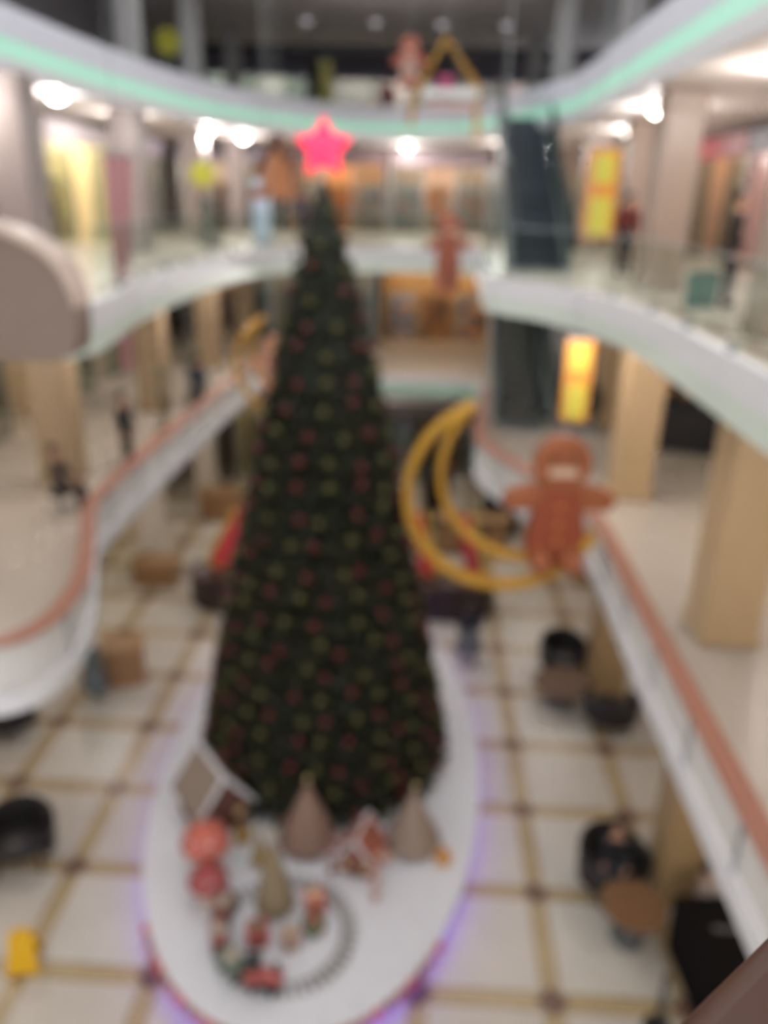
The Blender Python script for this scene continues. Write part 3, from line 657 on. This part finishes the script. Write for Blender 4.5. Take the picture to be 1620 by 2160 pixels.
# hanging gold house frame with figure (upper centre)
t = thing('gold_house_frame', 'gold roof shaped hanging frame with white tray, top centre', 'hanging ornament', (.35, 22.2, 12.3))
for y in (-.12, .12):
    MB().tube([(-.85, y, .3), (-.75, y, 1.0), (-.05, y, 2.2), (.75, y, 1.2), (.8, y, 0)], .065, 8, ref=(0, 1, 0)).build('gold_frame', GOLD, t, True)
MB().box((.1, 0, 1.0), (1.35, .5, .2)).build('tray', WHITE, t, bevel=.04); MB().box((.1, 0, .72), (1.2, .4, .12)).build('tray_base', mat('pale_pink', 'd8b8b8', .5), t)
MB().box((-.02, -.02, 1.26), (.42, .35, .3)).build('magenta_seat', mat('magenta_cloth', '9c3460', .5), t, bevel=.06)
MB().tube([(-.05, 0, 2.2), (-.05, 0, 5.0)], .008, 5).build('cable', STEEL, t)
gman((-.55, 22.0, 13.35), R(-10), .48, 'small gingerbread figure at the left of the gold house frame', 'a85a48', 'a8887c', True, 17.3)
# hanging brown gingerbread house left of the star
t = thing('hanging_house', 'brown roofed hanging gingerbread house left of the pink star', 'hanging ornament', (-4.2, 24.4, 10.8))
MB().extr([(-.42, 0), (.42, 0), (.42, .75), (0, 1.3), (-.42, .75)], Matrix.Translation((0, -.4, 0)), .8).build('walls', mat('orange_ginger', 'b87850', .6, .08), t)
for sg in (-1, 1): MB().box((sg*.36, 0, 1.12), (1.25, 1.1, .08), 0, 0, sg*R(57)).build('roof_side', mat('brown_roof', '8a5a4a', .6, .08), t)
MB().box((-.5, -.2, .12), (.4, .4, .25)).build('orange_base', mat('orange_block', 'b8683c', .5), t)
MB().tube([(0, 0, 1.6), (0, 0, 6.6)], .008, 5).build('cable', STEEL, t)
# pink drape
t = thing('pink_drape', 'long narrow pink fabric drape hanging at the left', 'drape', (-5.45, 15.0, 7.75))
def drape():
    m = MB(); n = 22; vs = []; fs = []
    for i in range(13):
        f = i/12; z = 3.75*f; hw = .11+.17*f**1.6; x0 = -.12+.17*f
        for side in (0, 1):
            for k in range(n+1):
                u = k/n; xx = x0+(u*2-1)*hw
                vs.append((xx, .05*math.sin(u*22+f)+(.012 if side else -.012), z))
    w2 = 2*(n+1)
    for i in range(12):
        for k in range(n):
            a = i*w2+k; b = a+w2; fs += [(a, a+1, b+1, b), (a+n+1, b+n+1, b+n+2, a+n+2)]
        a = i*w2; b = a+w2; fs += [(a, b, b+n+1, a+n+1), (a+n, a+2*n+1, b+2*n+1, b+n)]
    return m.add(vs, fs)
drape().build('fabric', mat('pink_fabric', 'cf9fa0', .7, .08), t, True)
MB().tube([(-.3, 0, 3.77), (.4, 0, 3.77)], .025, 8).build('rod', STEEL, t, True)
MB().tube([(.05, 0, 3.77), (.05, 0, 9.5)], .008, 5).build('cable', STEEL, t)
# yellow banners
def banner(loc, label, h, wd, rz, ztop):
    t = thing('hanging_banner', label, 'banner', loc, rz)
    MB().box((0, 0, h/2), (wd, .03, h)).build('orange_border', mat('banner_orange', 'd8913a', .6, .03), t)
    fm = mat('banner_yellow', 'cdc34a', .6, .04)
    MB().box((0, 0, h*.77), (wd*.64, .05, h*.30)).build('yellow_field', fm, t); MB().box((0, 0, h*.25), (wd*.70, .05, h*.42)).build('yellow_field', fm, t)
    MB().prism([(0, 0)]+[], 0, 0) if False else None
    for s in (-1, 1): MB().tube([(s*wd*.4, 0, h), (s*wd*.4, 0, ztop-loc[2])], .006, 5).build('cable', STEEL, t)
    MB().tube([(-wd/2, 0, h), (wd/2, 0, h)], .025, 8).build('rod', STEEL, t, True)
banner((3.17, 16.0, 10.3), 'upper yellow and orange banner under the third gallery', 1.58, .56, R(-8), 17.3)
banner((3.31, 17.0, 6.55), 'lower yellow and orange banner under the second gallery', 1.75, .56, R(-8), 8.85)
t = thing('yellow_pillar_banner', 'slim yellow upright banner on the third gallery, top centre', 'banner', (-4.1, 35.0, 13.42))
MB().box((0, 0, 1.2), (.5, .04, 2.2)).build('banner_cloth', mat('olive_yellow', 'a8a254', .6, .06), t); MB().box((0, 0, .05), (.6, .4, .06)).build('foot', STEEL, t); MB().tube([(-.3, 0, 2.3), (.3, 0, 2.3)], .03, 8).build('rod', STEEL, t)
# round yellow green signs
def round_sign(loc, label, r=.3):
    t = thing('round_sign', label, 'sign', loc)
    b = MB(); q = MB().lathe([(r, -.03), (r, .03)], n=24); M = Matrix.Translation((0, 0, 2.0)) @ Matrix.Rotation(R(90), 4, 'X'); b.add([M @ Vector(v) for v in q.v], q.f)
    b.build('disc', mat('lime_yellow', 'b5b23c', .5, .04), t); MB().tube([(0, .04, 0), (0, .04, 2.0)], .03, 8).build('pole', STEEL, t); MB().lathe([(.22, 0), (.2, .04)], n=16).build('base', STEEL, t)
round_sign((-6.6, 25.3, 9.41), 'round lime yellow sign on a pole, second gallery', .36)
round_sign((-8.6, 29.5, 13.41), 'round lime yellow sign on a pole, third gallery', .4)
t = thing('roll_up_banner', 'pale blue leaning roll up banner behind the glass, second gallery', 'banner', (-5.3, 27.4, 9.41), R(8))
MB().box((0, 0, 1.0), (.55, .03, 1.9), 0, R(-6)).build('banner_sheet', mat('pale_blue_sheet', 'bccadd', .6, .04), t); MB().box((0, .05, .04), (.62, .25, .08)).build('base', STEEL, t)

# ------------------------------------------------------------------ furniture on the ground floor
def tub_proto(label):
    t = thing('tub_chair', label, 'armchair', (0, 0, 0), 0, 'black tub chairs')
    MB().lathe([(.27, 0), (.33, .05), (.34, .14), (.28, .18), (0, .19)], (0, -.02, .28), 20).build('seat', BLACK, t, True)
    vs = []; fs = []; n = 22
    for k in range(n+1):
        a = R(-35+250*k/n); hh = .62+.16*max(0, math.sin(a))
        for (r, z) in ((.36, .26), (.46, .26), (.48, hh), (.44, hh+.04), (.38, hh)): vs.append((r*math.cos(a), r*math.sin(a), z))
    for k in range(n):
        for i in range(5): fs.append((k*5+i, k*5+(i+1) % 5, k*5+5+(i+1) % 5, k*5+5+i))
    fs += [(0, 1, 2, 3, 4), tuple(n*5+i for i in range(5))[::-1]]
    MB().add(vs, fs).build('back_shell', BLACK, t, True)
    for sx in (-1, 1):
        for sy in (-1, 1): MB().tube([(sx*.28, sy*.26, 0), (sx*.25, sy*.23, .3)], [.02, .028], 8).build('leg', WOODD, t, True)
    return t
chair = tub_proto('black tub chair turned to the brown table by the right column'); chair.location = (4.55, 15.35, 0); chair.rotation_euler.z = R(178)
chair.scale = (1.3, 1.3, 1.2)
for (x, y, rz, l) in ((3.85, 17.45, 15, 'black tub chair behind the brown table, right of the platform'), (-6.6, 10.55, 20, 'black tub chair at the left edge near the yellow sign'), (3.62, 10.7, 30, 'black tub chair holding the person in black by the brown table'), (-8.55, 14.1, 150, 'black tub chair cut by the left frame edge under the gallery')):
    dup(chair, (x, y, 0), R(rz), l)
def table(x, y, r, label, m=WOODT, h=.72, sq=False):
    t = thing('cafe_table', label, 'table', (x, y, 0))
    MB().lathe([(r*.96, h-.04), (r, h-.03), (r, h), (0, h)], n=28).build('table_top', m, t)
    MB().lathe([(.05, .02), (.045, h-.03)], n=12).build('stem', STEEL, t, True); MB().lathe([(r*.55, 0), (r*.55, .02), (.06, .05)], n=24).build('base', STEEL, t)
BRN = mat('mid_brown_wood', '6b5240', .65, .08, 6)
table(3.6, 16.2, .68, 'brown round table beside the black tub chairs on the right', BRN, .52)
table(3.68, 9.7, .5, 'brown round table next to the black counter', mat('warm_brown_wood', '7d5a3c', .4, .08, 6))
table(-7.4, 9.6, .5, 'brown round table at the left frame edge', BRN)
# black counter with grey lettering band
t = thing('black_counter', 'black draped counter with a grey band, bottom right', 'counter', (4.85, 9.0, 0), R(4))
def rb_(lo, hi, z0, z1): return [(lo[0], lo[1], z0)]
MB().add([(-.55, -.72, 0), (.85, -.30, 0), (.85, .55, 0), (-.55, .62, 0), (-.58, -.75, 1.0), (.9, -.33, 1.0), (.9, .58, 1.06), (-.58, .65, 1.06)], [(3, 2, 1, 0), (4, 5, 6, 7), (0, 1, 5, 4), (1, 2, 6, 5), (2, 3, 7, 6), (3, 0, 4, 7)]).build('drape', mat('black_cloth', '171312', .9, .08), t, bevel=.03)
MB().box((.2, .02, 1.035), (.8, .09, .012), R(-6), R(3)).build('grey_band', mat('grey_print', '5a5654', .6), t)
# yellow floor sign
t = thing('floor_sign', 'yellow folding floor sign at the lower left', 'floor sign', (-5.62, 8.62, 0), R(12)); t.scale = (1.15, 1.1, .95)
YS = mat('sign_yellow', 'e0ac0a', .4, .04)
for s in (-1, 1):
    MB().add([(-.2, s*.2, 0), (.2, s*.2, 0), (.2, s*.2+.0, .02), (.15, s*.025, .66), (-.15, s*.025, .66), (-.2, s*.2, .02), (-.2, s*.2-s*.03, 0), (.2, s*.2-s*.03, 0), (.15, s*.0, .65), (-.15, s*.0, .65)], [(0, 1, 2, 3, 4, 5), (6, 9, 8, 7), (0, 6, 7, 1), (1, 7, 8, 3, 2), (0, 5, 4, 9, 6), (3, 8, 9, 4)]).build('board', YS, t)
MB().box((0, 0, .68), (.16, .07, .05)).build('handle', YS, t)
# barrier post bottom right
t = thing('barrier_post', 'black barrier post with grey belt, bottom right corner area', 'barrier post', (3.75, 8.2, 0))
MB().lathe([(.2, 0), (.2, .02), (.05, .06)], n=20).build('base', BLACK, t); MB().lathe([(.035, .03), (.035, .95), (.045, .96), (.045, 1.05)], n=12).build('pole', BLACK, t)
MB().tube([(0, 0, 1.0), (-.1, -.35, .8), (-.05, -.8, .72)], .03, 6).build('belt', mat('dark_grey_belt', '55534f', .6), t)
# long kiosk behind the tree: two dark ends with red panels
def kiosk(x, y, wd, label, rz, panels):
    t = thing('red_kiosk', label, 'kiosk', (x, y, 0), rz); KB = mat('dark_choc_laminate', '33221f', .4, .06)
    pl = [(wd*.5*math.cos(2*math.pi*k/28), .75*math.sin(2*math.pi*k/28)) for k in range(28)]
    MB().prism([(a*.92, b*.92) for a, b in pl], 0, .12).build('plinth', RUBBER, t); MB().prism(pl, .12, 1.0).build('counter', KB, t); MB().prism([(a*1.04, b*1.05) for a, b in pl], 1.0, 1.06).build('worktop', mat('kiosk_top', '4a3430', .4), t)
    for (px, pw, tilt, c) in panels:
        p = MB().box((px, .1, 2.0), (pw, .12, 1.7), 0, R(-8), R(tilt)).build('red_panel', mat('panel_'+c, c, .45, .05), t)
        MB().box((px-pw*.62*(1 if tilt >= 0 else -1), .1, 2.05), (.12, .14, 1.85), 0, R(-8), R(tilt)).build('yellow_edge', mat('olive_gold', 'b8a84a', .5), p)
        MB().box((px-math.sin(R(tilt))*.85, .05, 1.15), (pw*.95, .2, .2), 0, 0, R(tilt)).build('orange_foot', mat('orange_foot', 'cc7a3e', .5), p)
    return t
kiosk(-5.2, 20.3, 2.1, 'dark round kiosk with slanted red panel, left behind the tree', 0, [(.15, .5, 28, 'c8303a')])
kiosk(1.0, 20.4, 2.7, 'dark long kiosk with two red panels, right behind the tree', 0, [(-.75, .42, -14, 'cc3038'), (.55, .42, -14, 'b83440')])
def counter(x, y, wd, label, m, h=.9, rz=0):
    t = thing('wood_counter', label, 'counter', (x, y, 0), rz)
    MB().box((0, 0, h/2), (wd, .7, h)).build('body', m, t, bevel=.02); MB().box((0, 0, h+.03), (wd+.1, .8, .06)).build('worktop', mat('counter_top', 'a5825c', .4), t)
    for k in range(3): MB().box((-wd/3+k*wd/3, -.36, h/2), (wd/3-.08, .03, h-.2)).build('front_panel', mat('counter_panel', '94704a', .5), t)
counter(-7.6, 21.4, 1.3, 'low tan wooden counter on the left, behind the aisle', WOODT, .7)
counter(-6.9, 26.6, 1.4, 'reddish wooden counter far left near the shops', mat('reddish_wood', '9a6a4c', .5), 1.0)
counter(-6.75, 16.2, .9, 'tan wooden display stand beside the grey dressed person', mat('orange_tan_wood', 'b8895e', .5), 1.0, R(20))
counter(1.9, 24.6, 2.4, 'black brown long counter seen through the crescent moon', mat('blackbrown', '2f2624', .5), 1.2)

for (x_, y_, w_, h_, lb) in ((.75, 26.4, .8, 2.2, 'tall dark display rack seen through the crescent moon'), (3.0, 26.2, 1.2, 1.9, 'black display rack behind the gingerbread man, ground floor')):
    t = thing('display_rack', lb, 'rack', (x_, y_, 0)); RK = mat('rack_black', '241e20', .6, .06)
    for sx in (-1, 1): MB().box((sx*w_/2, 0, h_/2), (.05, .5, h_)).build('side_panel', RK, t)
    MB().box((0, .24, h_/2), (w_, .03, h_)).build('back_panel', RK, t)
    for k in range(5): MB().box((0, 0, .1+k*(h_-.14)/4), (w_-.05, .48, .04)).build('shelf', RK, t)
t = thing('black_kiosk', 'black kiosk with orange screens on first gallery beside the right column', 'kiosk', (6.7, 20.6, Z1), R(-15))
MB().box((0, 0, .55), (1.9, .9, 1.1)).build('body', BLACK, t, bevel=.02); MB().box((0, .3, 1.5), (1.9, .12, .9)).build('back_board', BLACK, t)
for k in (-.5, .25): MB().box((k, .22, 1.5), (.5, .04, .45)).build('orange_screen', mat('orange_print', 'b8824c', .5, .05), t)
MB().box((0, -.05, 1.13), (2.0, 1.0, .05)).build('worktop', RUBBER, t)

# ------------------------------------------------------------------ people
def person(loc, rz, label, top, legs, hair=HAIR, h=1.68, pose='stand', shoes=BLACK, skirt=False, long=False):
    k = h/1.7
    V = {'pel': (0, 0, .92), 'wa': (0, .01, 1.08), 'ch': (0, 0, 1.28), 'ne': (0, .01, 1.44), 'he': (0, -.02, 1.54), 'ht': (0, -.02, 1.66)}
    Rr = {'pel': .15, 'wa': .135, 'ch': .165, 'ne': .058, 'he': .085, 'ht': .09}
    E_ = [('pel', 'wa', 't'), ('wa', 'ch', 't'), ('ch', 'ne', 't'), ('ne', 'he', 's'), ('he', 'ht', 's')]
    for s, n in ((-1, 'l'), (1, 'r')):
        st_ = .14*s if pose == 'walk' else 0
        if pose == 'sit':
            leg = [(s*.10, 0, .90), (s*.14, -.42, .88), (s*.14, -.45, .48), (s*.14, -.47, .45), (s*.14, -.60, .43)]
            arm = [(s*.20, 0, 1.38), (s*.26, -.05, 1.12), (s*.20, -.30, 1.05), (s*.17, -.38, 1.06)]
        else:
            leg = [(s*.10, 0, .84), (s*.105, -st_*.8-.02, .48), (s*.11, -st_*1.4+(.06 if st_ < 0 else 0), .09), (s*.11, -st_*1.4, .05), (s*.12, -st_*1.4-.16, .04)]
            arm = [(s*.20, 0, 1.38), (s*.27, .02+st_*.5, 1.10), (s*.26, -.08+st_*.9, .88), (s*.25, -.11+st_, .79)]
        nmz = ['h', 'k', 'a', 'f', 'b']; rr = [.098, .068, .045, .045, .036]
        for i, p in enumerate(leg): V[n+nmz[i]] = p; Rr[n+nmz[i]] = rr[i]
        E_ += [('pel', n+'h', 'p'), (n+'h', n+'k', 'p'), (n+'k', n+'a', 'p'), (n+'a', n+'f', 'o'), (n+'f', n+'b', 'o')]
        for i, p in enumerate(arm): V[n+'u%d' % i] = p; Rr[n+'u%d' % i] = [.07, .052, .038, .036][i]
        E_ += [('ch', n+'u0', 't'), (n+'u0', n+'u1', 't'), (n+'u1', n+'u2', 't'), (n+'u2', n+'u3', 's')]
        hx, hy, hz = arm[3]
        for q in range(4):                                     # four fingers and a thumb
            dx = (q-1.5)*.02; ln = (.062, .075, .07, .055)[q]
            V[n+'f%d' % q] = (hx+dx*.4, hy-.01+dx, hz-.035); V[n+'g%d' % q] = (hx+dx*.4-.01*s, hy-.02+dx, hz-.035-ln)
            Rr[n+'f%d' % q] = .011; Rr[n+'g%d' % q] = .009
            E_ += [(n+'u3', n+'f%d' % q, 's'), (n+'f%d' % q, n+'g%d' % q, 's')]
        V[n+'t'] = (hx-.015*s, hy-.055, hz-.04); Rr[n+'t'] = .010; E_.append((n+'u3', n+'t', 's'))
    keys = list(V); idx = {n: i for i, n in enumerate(keys)}
    me = bpy.data.meshes.new('person_skeleton'); me.from_pydata([tuple(c*k for c in V[n]) for n in keys], [(idx[a], idx[b]) for a, b, _ in E_], [])
    ob = bpy.data.objects.new('person_skeleton', me); COL.objects.link(ob)
    ob.modifiers.new('skin', 'SKIN'); sd = me.skin_vertices[0].data
    for n in keys: bk = 1.0 if n in ('ne', 'he', 'ht') or n[1] in 'fgtu' and n[-1] in '0123t' and Rr[n] < .04 else 1.18; sd[idx[n]].radius = (Rr[n]*k*bk, Rr[n]*k*bk*(.72 if n in ('pel', 'wa', 'ch') else 1)); sd[idx[n]].use_root = (n == 'pel')
    sb = ob.modifiers.new('sub', 'SUBSURF'); sb.levels = 1; sb.render_levels = 1
    bm_ = bpy.data.meshes.new_from_object(ob.evaluated_get(bpy.context.evaluated_depsgraph_get())); bpy.data.objects.remove(ob)
    bm_.name = 'body'; segs = [(Vector(V[a])*k, Vector(V[b])*k, c, Rr[a]) for a, b, c in E_]; order = 'stpo'
    bm_.materials.clear()
    for m in (SKIN, top, legs, shoes): bm_.materials.append(m)
    for p in bm_.polygons:
        c = p.center; best = None
        for a, b, kd, rr_ in segs:
            d = b-a; u = max(0, min(1, (c-a).dot(d)/max(1e-9, d.length_squared))); ds = (c-(a+d*u)).length/(rr_+.02)
            if best is None or ds < best[0]: best = (ds, kd)
        if c.z > 1.42*k and abs(c.x) < .1*k and pose != 'sit' or c.z > 1.42*k and abs(c.x) < .09*k: best = (0, 's')
        p.material_index = order.index(best[1]); p.use_smooth = True
    t = thing('person', label, 'person', loc, rz); put('body', bm_, t)
    hd = Vector(V['ht'])*k
    hm = MB().ball((0, .015*k, hd.z-.02*k), .118*k, 14, 10, 1.12)
    if long: hm.ball((0, .075*k, hd.z-.16*k), .09*k, 12, 8, 1.5)
    ctr = lambda f_: (sum(hm.v[i][1] for i in f_)/len(f_), sum(hm.v[i][2] for i in f_)/len(f_))
    hm.f = [f_ for f_ in hm.f if (ctr(f_)[1] > hd.z+.05*k or (ctr(f_)[0] > .0 and (long or ctr(f_)[1] > hd.z-.09*k)))]
    hm.build('hair', hair, t, True)
    f = MB()
    for s in (-1, 1): f.ball((s*.035*k, hd.y-.092*k, hd.z-.055*k), .012*k, 6, 5)
    f.build('eyes', BLACK, t); MB().ball((0, hd.y-.105*k, hd.z-.085*k), .016*k, 6, 5, 1.4).build('nose', SKIN, t); MB().box((0, hd.y-.09*k, hd.z-.125*k), (.045*k, .015, .01)).build('mouth', mat('lips', '8a4a44', .5), t)
    if skirt: MB().lathe([(.36*k, .35*k), (.28*k, .7*k), (.17*k, 1.0*k)], n=16, sy=.75).build('skirt', legs, t, True)
    return t
cl = lambda c: mat('cloth_'+c, c, .75, .08, 10)
person((1.5, 17.7, 0), R(185), 'person in navy top and grey trousers walking right of the platform', cl('12162a'), cl('6c6d74'), h=1.74, pose='walk', skirt=True, long=True)
person((-7.15, 15.35, 0), R(150), 'person in grey green clothes under the left gallery', cl('55605e'), cl('5f6664'), h=1.72, skirt=True, long=True)
person((3.62, 10.78, -.35), R(-12), 'person in black seated at brown table near the black counter', cl('1f1c1c'), cl('3a3d45'), h=1.7, pose='sit')
person((4.88, 10.02, -.40), R(80), 'dark haired person in pale top seated behind the black counter', cl('b8a8a0'), cl('4a4440'), h=1.68, pose='sit')
person((4.95, 13.9, 9.4), R(60), 'person in black with teal bag on second gallery, right', cl('2a2424'), cl('2e2828'), h=1.75)
person((4.5, 19.4, 9.4), R(20), 'person in dark red top just right of the upper yellow banner', cl('7a3634'), cl('3a3638'), h=1.72)
person((-1.7, 35.2, 13.4), R(10), 'person in red top and navy trousers on the third gallery', cl('8a3038'), cl('3a3c5a'), h=1.75)
person((-6.9, 26.2, 9.4), R(-60), 'person in dark green grey on second gallery near lime sign', cl('4a524a'), cl('5a605c'), h=1.7)
person((-4.3, 29.3, 9.4), R(20), 'person in dark purple behind the glass, second gallery', cl('443c4a'), cl('3a3640'), h=1.68)
person((-6.6, 17.3, Z1), R(80), 'person in black standing by the left handrail, first gallery', cl('2c2826'), cl('3a3430'), h=1.7)
person((-7.0, 14.6, Z1-.42), R(90), 'person in dark brown seated by the left handrail, first gallery', cl('4a3c36'), cl('3c3230'), h=1.7, pose='sit')
person((6.2, 14.6, Z1), R(-90), 'person in black walking on first gallery beside the right column', cl('2a2628'), cl('2e2a2c'), h=1.72, pose='walk')
person((-6.2, 22.0, Z1), R(160), 'person in navy behind the smaller crescent moon', cl('3a4250'), cl('3c4048'), h=1.7)
# seats for the seated
def stool(x, y, z, label, h=.46):
    t = thing('stool', label, 'stool', (x, y, z)); MB().lathe([(.2, h-.06), (.21, h-.03), (.2, h), (0, h)], n=18).build('seat', BLACK, t, True)
    MB().lathe([(.03, .03), (.03, h-.05)], n=10).build('stem', STEEL, t); MB().lathe([(.2, 0), (.2, .02), (.03, .05)], n=18).build('base', STEEL, t)
stool(4.88, 10.02, 0, 'black stool behind the black counter', .36); stool(-7.0, 14.6, Z1, 'black stool under the person in brown on first gallery', .36)
t = thing('shopping_bag', 'teal shopping bag beside the person in black, second gallery', 'bag', (4.5, 13.7, 9.4), R(20))
MB().add([(-.22, -.1, 0), (.22, -.1, 0), (.22, .1, 0), (-.22, .1, 0), (-.25, -.1, .55), (.25, -.1, .55), (.25, .1, .55), (-.25, .1, .55)], [(0, 1, 2, 3), (0, 1, 5, 4), (1, 2, 6, 5), (2, 3, 7, 6), (3, 0, 4, 7)]).build('bag_body', mat('teal_paper', '5f8078', .6, .05), t)
for s in (-1, 1): MB().tube([(-.1, s*.1, .55), (-.08, s*.1, .72), (.08, s*.1, .72), (.1, s*.1, .55)], .01, 6).build('handle', WHITE, t)
# planters (greenery seen on the left galleries)
def plant(loc, label, h, c):
    t = thing('potted_plant', label, 'potted plant', loc)
    MB().lathe([(.2, 0), (.26, .42), (.24, .42), (.2, .36), (0, .36)], n=18).build('pot', mat('grey_pot', '8a8680', .6), t, True)
    MB().tube([(0, 0, .3), (.02, 0, h*.6)], .025, 6).build('stem', WOODT, t)
    m = MB()
    for k in range(70):
        a = random.uniform(0, 6.28); z = random.uniform(.45, h); d = Vector((math.cos(a), math.sin(a), random.uniform(-.2, .9))).normalized(); L = random.uniform(.2, .38); s_ = d.cross(Vector((0, 0, 1))).normalized()*L*.2; p = Vector((0, 0, z-.1))
        m.add([p, p+d*L*.5+s_, p+d*L, p+d*L*.5-s_], [(0, 1, 2, 3)])
    m.build('leaves', mat('leaf_'+c, c, .6, .12), t)['kind'] = 'stuff'
plant((-6.3, 19.2, Z1), 'olive green potted plant on first gallery by the left handrail', 2.0, '5c6446')
plant((-6.6, 23.0, Z1), 'dark green potted plant further along the left gallery', 1.7, '48523e')
plant((-6.2, 24.6, 9.4), 'grey green potted plant by the lime sign, second gallery', 1.3, '5c665a')
plant((-9.4, 27.5, 13.4), 'dark green potted plant at top left, third gallery', 2.4, '465244')
